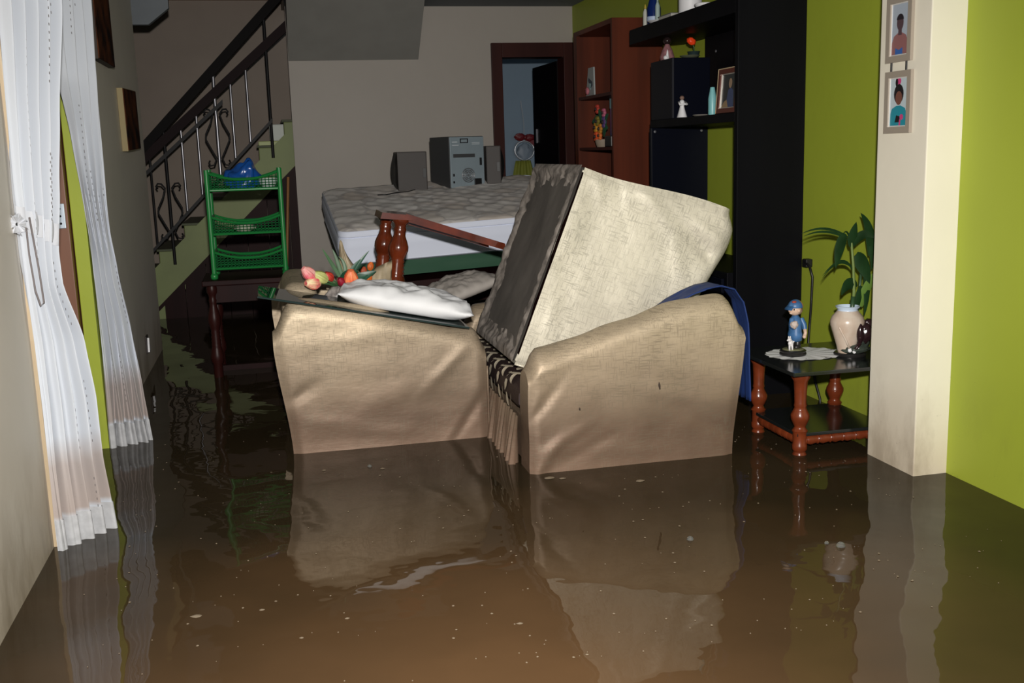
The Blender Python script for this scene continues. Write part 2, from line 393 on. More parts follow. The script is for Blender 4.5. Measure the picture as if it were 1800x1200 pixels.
# ------------------------------------------------------------------ armchairs
def htop(u, rb=.13):        # height of the arm along its length, back (0) to front (1)
    h = .715 - .155 * smooth(.12, 1.05, u) - .02 * u
    h -= rb * (1 - smooth(0, .13, u)) ** 2
    h -= .075 * smooth(.93, 1.0, u) ** 2
    return h
RID = {
 'a': [(.66, .40, .75, .13, .02, .016), (.76, .20, .9, .16, .02, -.022), (.70, .14, .9, .12, .018, .014), (.06, .33, .55, .07, .02, -.018), (.45, .30, .35, .25, .05, .008), (.79, .32, 1.5, .1, .03, .012), (.30, .55, .1, .3, .03, .007), (.25, .18, -.2, .3, .03, .006)],
 'b': [(.76, .36, -.9, .10, .018, -.020), (.72, .50, -.5, .14, .025, .012), (.70, .20, -.5, .12, .02, .014), (.60, .16, -.4, .14, .02, -.010), (.20, .33, .25, .3, .03, .010), (.12, .22, .5, .18, .025, -.012), (.35, .47, .22, .3, .035, .008), (.78, .12, -.9, .10, .02, .018), (.45, .14, .1, .3, .03, .009)],
 'c': [(.16, .62, 1.1, .12, .03, -.030), (.08, .60, 1.3, .10, .022, .020), (.02, .28, 1.0, .16, .025, .014), (.03, .16, .4, .10, .02, -.010), (.22, .50, .5, .10, .03, .014), (.40, .05, .0, .05, .03, -.008), (.62, .08, .2, .1, .03, .010), (.06, .08, .5, .08, .02, .012)]}
def wrinkle(x, z, key, seed):
    d = .0045 * nz(x * 3.0, z * 4.0, seed) + .0022 * nz(x * 12, z * 9, seed + 3)
    for (a, b, ang, ln, wd_, amp) in RID[key]:
        u = (x - a) * math.cos(ang) + (z - b) * math.sin(ang); v = -(x - a) * math.sin(ang) + (z - b) * math.cos(ang)
        d += .60 * amp * math.exp(-(u / ln) ** 2 - (v / wd_) ** 2)
    return d
def arm_mesh(L, T, y0, sgn, key, seed, zb=0.):
    """slip-covered arm: y0 outer face, sgn the way its thickness goes"""
    nu, nv, na = 56, 36, 9
    bm = bmesh.new(); rows = []
    for i in range(nu + 1):
        u = i / nu; row = []; h = htop(u, .05 if key == 'c' else .13); r = T / 2
        lip = smooth(0, .05, u) * smooth(1, .965, u)
        for j in range(nv + 1):
            z = zb + (h - r - zb) * j / nv
            xb = -.045 * smooth(.05, .6, z) + .01 * smooth(.55, .0, z)
            x = xb + (L + .004 * nz(z * 6, seed) - xb) * u
            w = wrinkle(x, z, key, seed) * (.25 + .75 * lip)
            row.append(Vector((x, y0 - sgn * (w + .010 * smooth(.12, 0, z)) + sgn * .012 * (1 - lip), z)))
        for k in range(1, na + 1):
            a = PI * k / na
            x = row[nv].x; row.append(Vector((x, y0 + sgn * (r - r * math.cos(a)) * 1., h - r + r * math.sin(a) * (1 + .12 * nz(u * 7, a, seed) * lip))))
        for j in range(nv - 1, -1, -1):
            row.append(Vector((row[j].x, y0 + sgn * T + sgn * .004 * nz(u * 5, j * .2, seed), row[j].z)))
        rows.append([bm.verts.new(v) for v in row])
    m = len(rows[0])
    for a, b in zip(rows, rows[1:]):
        for k in range(m - 1): bm.faces.new((a[k], b[k], b[k + 1], a[k + 1]))
    for row, e in ((rows[0], -1), (rows[-1], 1)):      # end faces with their own verts: a crisp seam
        c = [bm.verts.new(v.co.copy()) for v in row]
        for k in range((m - 1) // 2):
            q = [c[k], c[k + 1], c[m - 2 - k], c[m - 1 - k]]
            if len(set(q)) == 4: bm.faces.new(q)
            elif len(set(q)) == 3: bm.faces.new(list(dict.fromkeys(q)))
    return bm
def piping(L, y, m, t, parent):
    bm = bmesh.new()
    pts = [(L, y, htop(1.) * j / 12 - .0) for j in range(11)]
    tube(bm, pts, .005, 6); return obj('piping', bm, m, parent, smooth=True)
def skirt(L, y0, y1, zt, zb, m, parent):
    bm = bmesh.new()
    def f(u, v):
        y = y0 + (y1 - y0) * u; n = 17 * (y1 - y0) / .95
        ph = 2 * PI * n * u + .9 * nz(u * 9, 4.)
        amp = .004 + .024 * v ** .8
        return Vector((L + .012 + amp * (math.sin(ph) + .35 * math.sin(2.3 * ph + 1)) + .02 * v, y + .006 * math.cos(ph) * v, zt + (zb - zt) * v))
    grid(bm, f, int(230 * (y1 - y0)), 10)
    return obj('skirt', bm, m, parent, smooth=True, recalc=False)
def armchair(label, loc, rot, W, mat, keys, hb=.12, seat=True, ruffled=True, feet=True, back=(.0, .17, .82), by=(.3, None), tipped=False, group=None):
    L, T = .83, .14
    t = thing('armchair', label, 'armchair', loc, rot)
    a = obj('arm', arm_mesh(L, T, 0., 1, keys[0], 1.3), mat, t, smooth=True, ang=60); piping(L + .002, .004, mat, t, a)
    a = obj('arm', arm_mesh(L, T, W, -1, keys[1], 5.1), mat, t, smooth=True, ang=60)
    # backrest between the arms
    b0, bt, bh = back
    bm = bmesh.new(); y0 = by[0]; y1 = by[1] or W - T - .005
    def f(u, v):
        y = y0 + (y1 - y0) * v
        e = 1 - .10 * (1 - smooth(0, .06, v) * smooth(1, .94, v))
        a = u * 2 * PI; sx = abs(math.cos(a)) ** .6 * math.copysign(1, math.cos(a)); sz = abs(math.sin(a)) ** .35 * math.copysign(1, math.sin(a))
        return Vector((b0 + bt / 2 + bt / 2 * sx * e + .006 * nz(y * 6, u * 5), y, bh / 2 + .02 + (bh / 2 - .02) * sz * e))
    g = grid(bm, f, 40, 24, closed=True)
    bm.faces.new([r[0] for r in g]); bm.faces.new([r[-1] for r in g][::-1])
    obj('backrest', bm, mat, t, smooth=True, ang=70)
    if seat:
        bm = bmesh.new()
        def f2(u, v):
            y = T + .006 + (W - 2 * T - .012) * v; e = smooth(0, .05, v) * smooth(1, .95, v)
            a = u * 2 * PI; c, s = math.cos(a), math.sin(a)
            sx = abs(c) ** .4 * math.copysign(1, c); sz = abs(s) ** .5 * math.copysign(1, s)
            x = .53 + .305 * sx; sag = .16 * smooth(.68, .35, x)
            return Vector((x, y, .335 - sag * .7 + (.072 if s > 0 else .06) * sz * (.7 + .3 * e) - (sag * .3 if s > 0 else 0)))
        g = grid(bm, f2, 44, 20, closed=True)
        bm.faces.new([r[0] for r in g]); bm.faces.new([r[-1] for r in g][::-1])
        sc = obj('seat_cushion', bm, M('dark_brown_cushion_cloth', (.022, .010, .009), .6, bump=.3), t, smooth=True, ang=70)
        # printed cream leaves on its front: a flat printed pattern following the cloth
        bm = bmesh.new(); rr = random.Random(11)
        def P(y, s):           # s: distance down from the rear of the top over the front edge
            if s < .13: x, z, n = .705 + s, .405 - .02 * (.13 - s), Vector((0, 0, 1))
            elif s < .19:
                a = (s - .13) / .06 * PI / 2; x, z = .795 + .042 * math.sin(a), .365 + .042 * math.cos(a)
            else: x, z = .8385, .365 - (s - .19)
            return Vector((x, y, z))
        def leafp(y, s, ang, ln, wd_):
            ca, sa = math.cos(ang), math.sin(ang); prev = None
            for k in range(9):
                q = k / 8; w = wd_ * 1.15 * math.sin(PI * q ** .75) ; o = .25 * ln * math.sin(PI * q) * .4
                l = P(y + ca * q * ln - sa * (w + o), s + sa * q * ln + ca * (w + o)); r = P(y + ca * q * ln + sa * (w - o), s + sa * q * ln - ca * (w - o))
                cur = (bm.verts.new(l), bm.verts.new(r))
                if prev: bm.faces.new((prev[0], prev[1], cur[1], cur[0]))
                prev = cur
        yy = T + .05
        while yy < W - T - .05:
            leafp(yy, .02, PI / 2 + .5, .20, .0022); leafp(yy, .22, PI / 2 - .3, .07, .0022)
            for k in range(5):
                s0 = .03 + .05 * k; sd = 1 if k % 2 else -1
                y_ = yy - .10 * min(k, 5) * .2
                leafp(y_, s0, PI / 2 + sd * .75, .070, .0145)
            yy += .15
        lp = obj('leaf_print', bm, M('cream_leaf_print', (.62, .55, .42), .6), sc); lp['label'] = 'cream leaf pattern on the dark seat cloth'; lp['kind'] = 'stuff'
        obj('seat_base', B(((.17, T, .10), (.80, W - T, .13)), ((.80, T, .10), (.825, W - T, .27))), mat, t)
        if ruffled: skirt(L, T - .005, W - T + .005, .275, .0, mat, t)
    if feet:
        for x in (.07, .76):
            for y in (.07, W - .07):
                obj('foot', lathe(bmesh.new(), [(.02, -.14), (.03, -.05), (.03, .03)], (x, y, 0), (0, 0, 1), 12), DARKWOOD, t, smooth=True, ang=40)
    return t
armchair('gold-covered armchair carrying the glass sheet and white pillow, its skirt in the water', (.012, 4.215, -.08), None, 1.15, GOLD, ('a', 'b'), ruffled=False, back=(.0, .17, .745), by=(.33, 1.0))
armchair('gold-covered loveseat with the leaf-patterned seat cushion, under the tipped chair', (1.712, 3.645 + 1.36, -.08), (0, 0, PI), 1.36, GOLD, ('a', 'b'), back=(.0, .13, .55), by=(.15, 1.2))
ax, az = Vector((-.372, 0, -.928)).normalized(), Vector((.928, 0, -.372)).normalized()
R3 = Matrix((ax, az.cross(ax), az)).transposed()
t3 = armchair('pale gold armchair tipped over on top of the loveseat, grey underside showing', (1.213, 3.95, 1.136), R3, .74, GOLD_DRY, ('c', 'c'), seat=False, feet=False, back=(.0, .17, .66), by=(.15, .59))
# its underside: turned-in hem and grey lining
bm = bmesh.new()
grid(bm, lambda u, v: Vector((.012 + .806 * u, .012 + .716 * v, -.004 + .008 * nz(u * 4, v * 4) + .003 * nz(u * 15, v * 15))), 30, 30)
o = obj('lining', bm, M('grey_lining_cloth', (.125, .112, .098), .75, var=.25, vscale=4, bump=.25, bscale=30), t3, smooth=True); o['label'] = 'dusty grey lining of the underside'
bm = bmesh.new()
def hem(u, v):
    a = u * 4; k = int(a) % 4; q = a - int(a)
    ins = .085 * v * (1 + .55 * nz(u * 22, 2.))
    x0, x1, y0_, y1_ = .004 + ins, .826 - ins, .004 + ins, .736 - ins
    x, y = [(x0 + (x1 - x0) * q, y0_), (x1, y0_ + (y1_ - y0_) * q), (x1 - (x1 - x0) * q, y1_), (x0, y1_ - (y1_ - y0_) * q)][k]
    z = -.010 * math.sin(PI * min(1, v * 1.4)) * (1 + .8 * nz(u * 30, v * 2, 1)) + .012 * nz(u * 70, v * 3, 4) * (v > .1) - .004 - .010 * (1 - v)
    return Vector((x, y, z))
grid(bm, hem, 240, 6, closed=True)
o = obj('turned_hem', bm, M('crumpled_grey_hem', (.30, .265, .235), .6, var=.6, vscale=22, bump=.6, bscale=40), t3, smooth=True); o['label'] = 'crumpled grey-brown cloth turned in under the frame'
obj('frame_board', B(((.02, .02, .03), (.80, .72, .06)), ((.02, .14, .06), (.05, .60, .6))), DARKWOOD, t3)

# ------------------------------------------------------------------ glass, pillow, cushion, bouquet on the first chair
m, nt, b = newmat('dark_glass')
b.inputs['Base Color'].default_value = (.02, .035, .032, 1); b.inputs['Roughness'].default_value = .01; b.inputs['Transmission Weight'].default_value = .08; b.inputs['IOR'].default_value = 1.8
GLASS = m
e = Vector((.83, 0, -.178)).normalized(); gz = Vector((0, 1, 0)); up = e.cross(gz).normalized()
G = Matrix((e, gz, up)).transposed().to_4x4(); G.translation = Vector((-.076, 4.17, .668))
gl = obj('glass_sheet', box(bmesh.new(), (0, 0, -.008), (.862, .36, .0), .002), GLASS); gl.matrix_world = G
tag(gl, 'dark sheet of glass lying aslant on the armchair arm beneath the pillow', 'glass')
PILM = M('white_pillowcase', (.80, .81, .83), .6, var=.10, vscale=5, bump=.5, bscale=9)
def pillow(name, label, mtx, sx, sy, h, mat, cr=.012, seed=0.):
    bm = bmesh.new(); n = 34
    def hh(u, v):
        a = max(0, 1 - abs(2 * u - 1) ** 2.6) ; b_ = max(0, 1 - abs(2 * v - 1) ** 2.6)
        return (a * b_) ** .55
    def f(s):
        def g(u, v):
            pin = 1 - .10 * (abs(2 * u - 1) ** 2) * (1 - abs(2 * v - 1) ** 2)
            pin2 = 1 - .10 * (abs(2 * v - 1) ** 2) * (1 - abs(2 * u - 1) ** 2)
            x = (u - .5) * sx * pin2; y = (v - .5) * sy * pin
            w = cr * (nz(u * 7, v * 5, seed) + .6 * nz(u * 16, v * 12, seed + 2)) * (.4 + hh(u, v))
            w += cr * 1.4 * math.sin(u * 40 + 6 * nz(v * 4, u * 3, seed)) * (abs(2 * u - 1) ** 4) * .5
            w *= min(1., hh(u, v) * 5)
            z = s * (h / 2) * hh(u, v) * (1 + .12 * nz(u * 3, v * 3, seed)) + (w if s > 0 else .2 * w)
            if s < 0: z = max(z, -h * .28)
            return Vector((x, y, z + h * .28))
        return g
    grid(bm, f(1), n, n); grid(bm, f(-1), n, n)
    bmesh.ops.remove_doubles(bm, verts=bm.verts, dist=.0015)
    o = obj(name, bm, mat, smooth=True); o.matrix_world = mtx
    return tag(o, label, 'pillow')
PM = G.copy(); PM.translation = G @ Vector((.615, .235, .006))
pm = PM @ Matrix.Rotation(-.10, 4, 'Z')
pillow('pillow', 'white pillow lying on the sheet of glass', pm, .57, .34, .135, PILM, .014, 2.)
pillow('pillow', 'grey pillow slumped on the far side of the white pillow', Matrix.Translation((.88, 4.98, .525)) @ Matrix.Rotation(.3, 4, 'Z') @ Matrix.Rotation(-.25, 4, 'Y'), .34, .34, .10, M('grey_pillowcase', (.36, .33, .30), .7, bump=.3, bscale=12), .01, 7.)
# crumpled tan cushion standing behind the flowers
bm = bmesh.new()
def cus(s):
    def f(u, v):
        w = .21 * (1 - .12 * smooth(0, .66, v)) if v < .66 else .185 * (1 - .9 * smooth(.60, 1.02, v) ** .85)
        w *= 1 + .08 * nz(v * 5, s, 3); x = -.088 + .030 * smooth(.6, 1, v) + u * w
        d = .06 * (1 - abs(2 * u - 1) ** 2.2) * (1 - .5 * v)
        z = .60 * v - .03 * v * (2 * u - 1) ** 2
        return Vector((x, s * (d + .018 * nz(u * 9, v * 4, s) * (1 - abs(2 * u - 1))), z))
    return f
grid(bm, cus(-1), 18, 22); grid(bm, cus(1), 18, 22); bmesh.ops.remove_doubles(bm, verts=bm.verts, dist=.002)
TAN = M('tan_damask', (.42, .34, .22), .55, var=.35, vscale=16, bump=.4, bscale=20)
o = obj('cushion', bm, TAN, smooth=True); o.matrix_world = Matrix.Translation((.345, 4.74, .225))
tag(o, 'tan crumpled cushion with a pointed corner up behind the tulips', 'cushion')
bm = bmesh.new()
def cus2(s):
    def f(u, v):
        return Vector((.125 * (u - .5), s * (.045 * (1 - abs(2 * u - 1) ** 2) * (1 - abs(2 * v - 1) ** 2) + .008 * nz(u * 8, v * 6, 5)), .36 * v * (1 - .28 * (2 * u - 1) ** 2 * (u < .5)) + .06 * (u - .5) * v))
    return f
grid(bm, cus2(-1), 14, 16); grid(bm, cus2(1), 14, 16); bmesh.ops.remove_doubles(bm, verts=bm.verts, dist=.002)
o = obj('cushion', bm, TAN, smooth=True); o.matrix_world = Matrix.Translation((.425, 4.70, .345)) @ Matrix.Rotation(.08, 4, 'Y')
tag(o, 'small tan cushion squeezed against the turned wooden legs', 'cushion')
# tulips
t = thing('tulip_bouquet', 'bunch of artificial tulips in a dark pot toppled beside the white pillow', 'flowers', (.295, 4.61, .615))
RED, PINK, YG, ORG = M('tulip_red', (.62, .05, .03), .5, var=.5, vscale=25), M('tulip_pink', (.75, .10, .16), .5, col2=(.80, .55, .45), vscale=18), M('tulip_yellow_green', (.55, .58, .20), .5, var=.3, vscale=20), M('tulip_orange', (.75, .16, .02), .5, var=.4, vscale=20)
DKG = M('dark_leaf_green', (.015, .085, .045), .4, var=.4, vscale=9); GRN = M('mid_leaf_green', (.05, .14, .05), .45, var=.4, vscale=9)
hub = Vector((.0, .0, .02))
for (x, y, z, r, m_, d) in ((.137, 4.47, .712, .026, PINK, (-.5, -.2, .6)), (.151, 4.46, .672, .026, M('tulip_pink_cream', (.78, .12, .14), .5, col2=(.85, .72, .42), vscale=30), (-.8, -.5, .1)), (.186, 4.48, .694, .025, YG, (-.7, -.2, .5)), (.222, 4.50, .692, .018, RED, (-.5, -.3, .6)),
                            (.313, 4.47, .680, .030, M('tulip_coral', (.80, .13, .05), .5, col2=(.80, .30, .12), vscale=22), (0, -.4, 1)), (.273, 4.48, .668, .017, M('tulip_crimson', (.28, .01, .03), .5), (-.4, -.4, .6)), (.414, 4.64, .712, .014, ORG, (.3, 0, 1)), (.400, 4.62, .663, .016, ORG, (.3, -.2, 1)), (.385, 4.66, .690, .014, M('tulip_rust', (.35, .06, .02), .5), (.2, 0, 1))):
    d = Vector(d).normalized(); c = Vector((x, y, z)) - t.location; bm = bmesh.new()
    d_, u_, w_ = frame_of(d)
    for k in range(6):                       # six overlapping petals
        a = 2 * PI * k / 6; rad = (u_ * math.cos(a) + w_ * math.sin(a)); tan = d_.cross(rad); kk = 1.0 if k % 2 else .9
        def pet(u, v, kk=kk, rad=rad, tan=tan):
            rr = r * kk * (.25 + .85 * math.sin(PI * min(1, .08 + v * .80)) ** .8 * (1 - .35 * v)); wdt = r * .85 * math.sin(PI * (.1 + .86 * v)) ** .7
            s = 2 * u - 1
            return c - d_ * r * 1.3 + d_ * r * 2.7 * v + rad * rr * (1 - .25 * s * s) + tan * wdt * s
        grid(bm, pet, 4, 6)
    obj('flower', bm, m_, t, smooth=True)
    b0 = c - d * r * 1.3
    obj('stem', tube(bmesh.new(), [b0, (b0 + hub) * .5 - d * .02, hub], .0035, 6), GRN, t, smooth=True)
def blade(bm, p0, p1, p2, w, nrm=(0, -1, 0), n=10, fold=.25):
    p0, p1, p2 = Vector(p0), Vector(p1), Vector(p2); nrm = Vector(nrm); prev = None
    for k in range(n + 1):
        q = k / n; p = p0 * (1 - q) ** 2 + p1 * 2 * q * (1 - q) + p2 * q * q
        d = ((p1 - p0) * (1 - q) + (p2 - p1) * q).normalized(); s = d.cross(nrm)
        s = s.normalized() if s.length > 1e-4 else Vector((1, 0, 0)); ww = w * math.sin(PI * (.06 + .94 * q) ** .8) ** .8 + .0006
        cur = [bm.verts.new(p - s * ww), bm.verts.new(p + s.cross(d) * ww * fold), bm.verts.new(p + s * ww)]
        if prev:
            bm.faces.new((prev[0], prev[1], cur[1], cur[0])); bm.faces.new((prev[1], prev[2], cur[2], cur[1]))
        prev = cur
    return bm
for (p1, p2, w, m_) in (((-.05, 0, .10), (-.09, -.02, .17), .008, GRN), ((-.02, 0, .10), (-.045, 0, .165), .009, GRN), ((.02, 0, .10), (-.02, .01, .13), .008, GRN), ((.06, 0, .10), (.115, 0, .15), .009, DKG), ((.03, 0, .08), (.075, -.01, .115), .010, DKG), ((.0, -.03, .05), (.06, -.06, .07), .024, DKG), ((.02, -.03, .03), (.10, -.05, .05), .026, DKG), ((-.01, -.03, .05), (.03, -.05, .075), .022, DKG), ((.05, -.02, .03), (.14, -.02, .06), .024, DKG)):
    obj('leaf', blade(bmesh.new(), hub, hub + Vector(p1), hub + Vector(p2), w), m_, t, smooth=True)
o = obj('pot', lathe(bmesh.new(), [(.0, 0), (.036, 0), (.045, .03), (.05, .08), (.046, .10), (.038, .085), (.0, .07)], (-.075, -.02, -.045), (.85, .1, .5), 20), M('black_white_pot', (.012, .010, .012), .35, col2=(.5, .45, .42), vscale=17), t, smooth=True, ang=40); o['label'] = 'dark pot with pale blotches'

# overturned turned-wood frame on the far part of the chair
t = thing('table_frame', 'upturned glossy wooden table frame with two turned legs and a long rail', 'table', (.5, 4.8, .26))
def turned(p0, p1, parent, name='leg', m_=TURNED, s=1.):
    p0, p1 = Vector(p0), Vector(p1); ln = (p1 - p0).length
    pr = [(.036, 0), (.040, .02), (.039, .05), (.029, .07), (.026, .095), (.031, .11), (.027, .13), (.028, .16), (.038, .20), (.046, .24), (.046, .275), (.036, .32), (.030, .345), (.034, .36), (.030, .375), (.035, .39), (.031, .405), (.036, .42), (.032, .435), (.037, .45), (.034, .465), (.040, .49), (.048, .53), (.048, .57), (.034, .60), (.036, .8), (.036, 1.)]
    return obj(name, lathe(bmesh.new(), [(r * s, q * ln) for r, q in pr], p0, p1 - p0, 24), m_, parent, smooth=True, ang=60)
turned((.080, -.02, .665), (.0, -.02, .08), t); turned((.035, .17, .670), (-.045, .17, .08), t)
obj('top_block', prism(bmesh.new(), [(-.02, -.06, .655), (.125, -.06, .640), (.135, -.06, .662), (-.01, -.06, .683)], (0, .28, 0)), TURNED, t)
obj('rail', prism(bmesh.new(), [(.10, -.04, .635), (.56, -.04, .480), (.56, -.04, .512), (.10, -.04, .672)], (0, .035, 0)), TURNED, t)
obj('rail', prism(bmesh.new(), [(.05, .15, .635), (.52, .15, .480), (.52, .15, .512), (.05, .15, .672)], (0, .035, 0)), TURNED, t)

# blue cloth draped behind the loveseat's arm
bm = bmesh.new()
cp = [(1.47, .555), (1.53, .590), (1.60, .622), (1.66, .642), (1.72, .648), (1.78, .630), (1.82, .575), (1.838, .49), (1.846, .38), (1.850, .27), (1.853, .165)]
def cl(u, v):
    a = u * (len(cp) - 1); i = min(int(a), len(cp) - 2); q = a - i
    x = cp[i][0] * (1 - q) + cp[i + 1][0] * q; z = cp[i][1] * (1 - q) + cp[i + 1][1] * q
    return Vector((x + .010 * nz(v * 7, u * 4) * u, 3.80 + .13 * v + .012 * nz(u * 6, v * 3) * u, z + .006 * nz(u * 9, v * 9, 2)))
grid(bm, cl, 50, 10)
o = obj('blue_cloth', bm, M('royal_blue_cloth', (.008, .030, .14), .7, bump=.3, bscale=60), smooth=True)
md = o.modifiers.new('thick', 'SOLIDIFY'); md.thickness = .004
tag(o, 'royal blue cloth draped over the back corner of the loveseat', 'cloth')

# ------------------------------------------------------------------ bed
ex = Vector((1., .005, .040)).normalized(); ey0 = Vector((0, .985, .138)); ez = ex.cross(ey0).normalized(); ey = ez.cross(ex)
BM_ = Matrix((ex, ey, ez)).transposed().to_4x4(); BM_.translation = Vector((.36, 5.95, .775))
t = thing('mattress', 'white-sided mattress with a beige leafy patterned top, set aslant on a green base', 'mattress'); t.matrix_world = BM_
bm = bmesh.new()
def mat_side(u, v):
    pass
QW, QL, QH = 1.50, 1.42, .20
def rr_pt(a, inset=0.):
    w, l, r = QW - 2 * inset, QL - 2 * inset, .07
    per = a * 4; k = int(per) % 4; q = per - int(per)
    cs = [(w - r, r, -PI / 2), (w - r, l - r, 0), (r, l - r, PI / 2), (r, r, PI)]
    nx = [(r, 0, 1, 0), ]
    # each quarter: straight side then corner arc
    starts = [(r, 0), (w, r), (w - r, l), (0, l - r)]; ends = [(w - r, 0), (w, l - r), (r, l), (0, r)]
    if q < .8:
        s = q / .8; x = starts[k][0] + (ends[k][0] - starts[k][0]) * s; y = starts[k][1] + (ends[k][1] - starts[k][1]) * s
    else:
        s = (q - .8) / .2; c = cs[k]; an = c[2] + s * PI / 2; x = c[0] + r * math.cos(an); y = c[1] + r * math.sin(an)
    return x + inset, y + inset
sides = [(-QH, .015), (-QH + .012, .0), (-QH + .02, .004), (-.10, -.008), (-.045, .0), (-.040, .006), (-.035, .0), (-.015, .0), (-.004, .008)]
def ms(u, v):
    i = min(len(sides) - 1, int(round(v * (len(sides) - 1)))); x, y = rr_pt(u, sides[i][1]); return Vector((x, y, sides[i][0]))
g = grid(bm, ms, 120, len(sides) - 1, closed=True)
bm.faces.new([r[0] for r in g])
obj('side_panel', bm, M('white_mattress_side', (.74, .79, .93), .7, bump=.1, bscale=12), t, smooth=True, ang=50)
m, nt, b = newmat('patterned_ticking')
tc = nd(nt, 'ShaderNodeTexCoord'); ob = tc.outputs['Object']
vo = nd(nt, 'ShaderNodeTexVoronoi', feature='DISTANCE_TO_EDGE'); vo.inputs['Scale'].default_value = 6.5
wv = nd(nt, 'ShaderNodeMapping'); nt.links.new(ob, wv.inputs[0])
nzc = nd(nt, 'ShaderNodeTexNoise'); nzc.inputs['Scale'].default_value = 5.; nt.links.new(ob, nzc.inputs['Vector'])
nt.links.new(mixc(nt, .22, ob, nzc.outputs['Color']), vo.inputs['Vector'])
edge = ramp(nt, vo.outputs['Distance'], [(.03, 1.), (.10, 0.)])
v2 = nd(nt, 'ShaderNodeTexVoronoi'); v2.inputs['Scale'].default_value = 6.5; nt.links.new(mixc(nt, .22, ob, nzc.outputs['Color']), v2.inputs['Vector'])
sep = nd(nt, 'ShaderNodeSeparateColor'); nt.links.new(v2.outputs['Color'], sep.inputs[0])
cell = ramp(nt, sep.outputs[0], [(.25, (.90, .86, .82)), (.5, (.80, .72, .65)), (.75, (.93, .90, .87))])
c = mixc(nt, addm(nt, edge, .7, 'MULTIPLY'), cell, (.56, .53, .52)); nt.links.new(c, b.inputs['Base Color']); b.inputs['Roughness'].default_value = .7
TICK = m
bm = bmesh.new()
def mtop(u, v):
    x, y = rr_pt(u, .006); cxm, cym = QW / 2, QL / 2; q = 1 - v
    x = cxm + (x - cxm) * q; y = cym + (y - cym) * q
    return Vector((x, y, .0 - .006 * (v < .01) + .012 * min(1, v * 8) + .008 * nz(x * 4, y * 4) + .0035 * math.sin(x * 40) * math.sin(y * 40)))
grid(bm, mtop, 120, 40, closed=True)
obj('patterned_top', bm, TICK, t, smooth=True)
t = thing('bed_base', 'green cloth-covered bed base below the white mattress', 'bed base'); t.matrix_world = BM_
GREENC = M('bottle_green_cloth', (.022, .085, .045), .7, bump=.4, bscale=10)
bm = bmesh.new()
grid(bm, lambda u, v: Vector((rr_pt(u, .02)[0], rr_pt(u, .02)[1] + .004 * nz(u * 60, v * 2), -.203 - .085 * v)), 160, 4, closed=True)
obj('valance', bm, GREENC, t, smooth=True)
obj('base_board', B(((.03, .03, -.28), (QW - .03, QL - .03, -.204))), GREENC, t)
t = thing('bench', 'dark red wooden bench under the green bed base', 'bench', (.55, 6.0, FZ))
bd = lambda y: .10 * y
obj('seat', prism(bmesh.new(), [(0, .06, .672), (1.2, .06, .722), (1.2, .06, .66), (0, .06, .61)], (0, 1.25, .165)), DARKWOOD, t)
for x in (.06, 1.14):
    for y in (.12, 1.2): obj('leg', B(((x - .04, y - .04, 0), (x + .04, y + .04, .60 + .03 * x + .08 * y))), DARKWOOD, t)
obj('front_rail', prism(bmesh.new(), [(0, .05, .52), (1.2, .05, .57), (1.2, .05, .66), (0, .05, .61)], (0, .03, 0)), DARKWOOD, t)

# stereo and speakers on the mattress
def on_bed(x, y): 
    # height of the mattress top at world x, y
    n = ez; o_ = BM_.translation; return o_.z - (n.x * (x - o_.x) + n.y * (y - o_.y)) / n.z + .012
t = thing('stereo', 'grey stereo unit seen from behind with a round fan and power socket', 'stereo', (1.19, 6.98, on_bed(1.19, 6.98) - .004), (0, 0, .30))
GREYM = M('grey_blue_metal', (.27, .335, .375), .45, metal=.2, var=.1); DARKP = M('dark_grey_plastic', (.045, .047, .05), .5)
obj('case', B(((0, .006, 0), (.265, .30, .345)), bev=.006), DARKP, t)
bp_ = obj('back_plate', B(((.004, -.004, .004), (.261, .008, .341)), bev=.003), GREYM, t); bp_['label'] = 'pale grey back plate'
bm = bmesh.new()
for rr_ in (.046, .034, .022):
    pts = [(.135 + rr_ * math.cos(a), -.007, .085 + rr_ * math.sin(a)) for a in [2 * PI * k / 24 for k in range(25)]]; tube(bm, pts, .0035, 6)
for k in range(3):
    a = PI * k / 3; tube(bm, [(.135 - .05 * math.cos(a), -.007, .085 - .05 * math.sin(a)), (.135 + .05 * math.cos(a), -.007, .085 + .05 * math.sin(a))], .0025, 6)
obj('fan_grille', bm, M('fan_grey', (.13, .14, .15), .4, metal=.3), t)
obj('power_socket', B(((.180, -.012, .015), (.235, -.003, .062)), bev=.004), M('black_plastic', (.008, .008, .009), .4), t)
obj('slot', B(((.025, -.008, .205), (.19, -.0035, .228)), bev=.001), DARKP, t)
bm = bmesh.new()
for (a, b_, c_, d_) in ((.08, .30, .14, .306), (.08, .324, .14, .33), (.08, .30, .086, .33), (.134, .30, .14, .33)): box(bm, (a, -.008, b_), (c_, -.0035, d_))
obj('label_window', bm, M('black_plastic', (.008, .008, .009), .4), t)
for (x, z, w, h) in ((.225, .15, .016, .05), (.018, .08, .012, .018), (.018, .035, .012, .014)): obj('jack', B(((x, -.010, z), (x + w, -.0035, z + h)), bev=.002), M('black_plastic', (.008, .008, .009), .4), t)
for (a, b_, c_, d_) in ((.02, .305, .06, .311), (.02, .285, .07, .289), (.17, .30, .23, .304), (.17, .29, .23, .294)): obj('print_line', B(((a, -.0048, b_), (c_, -.0041, d_))), M('print_grey', (.5, .55, .58), .6), t)
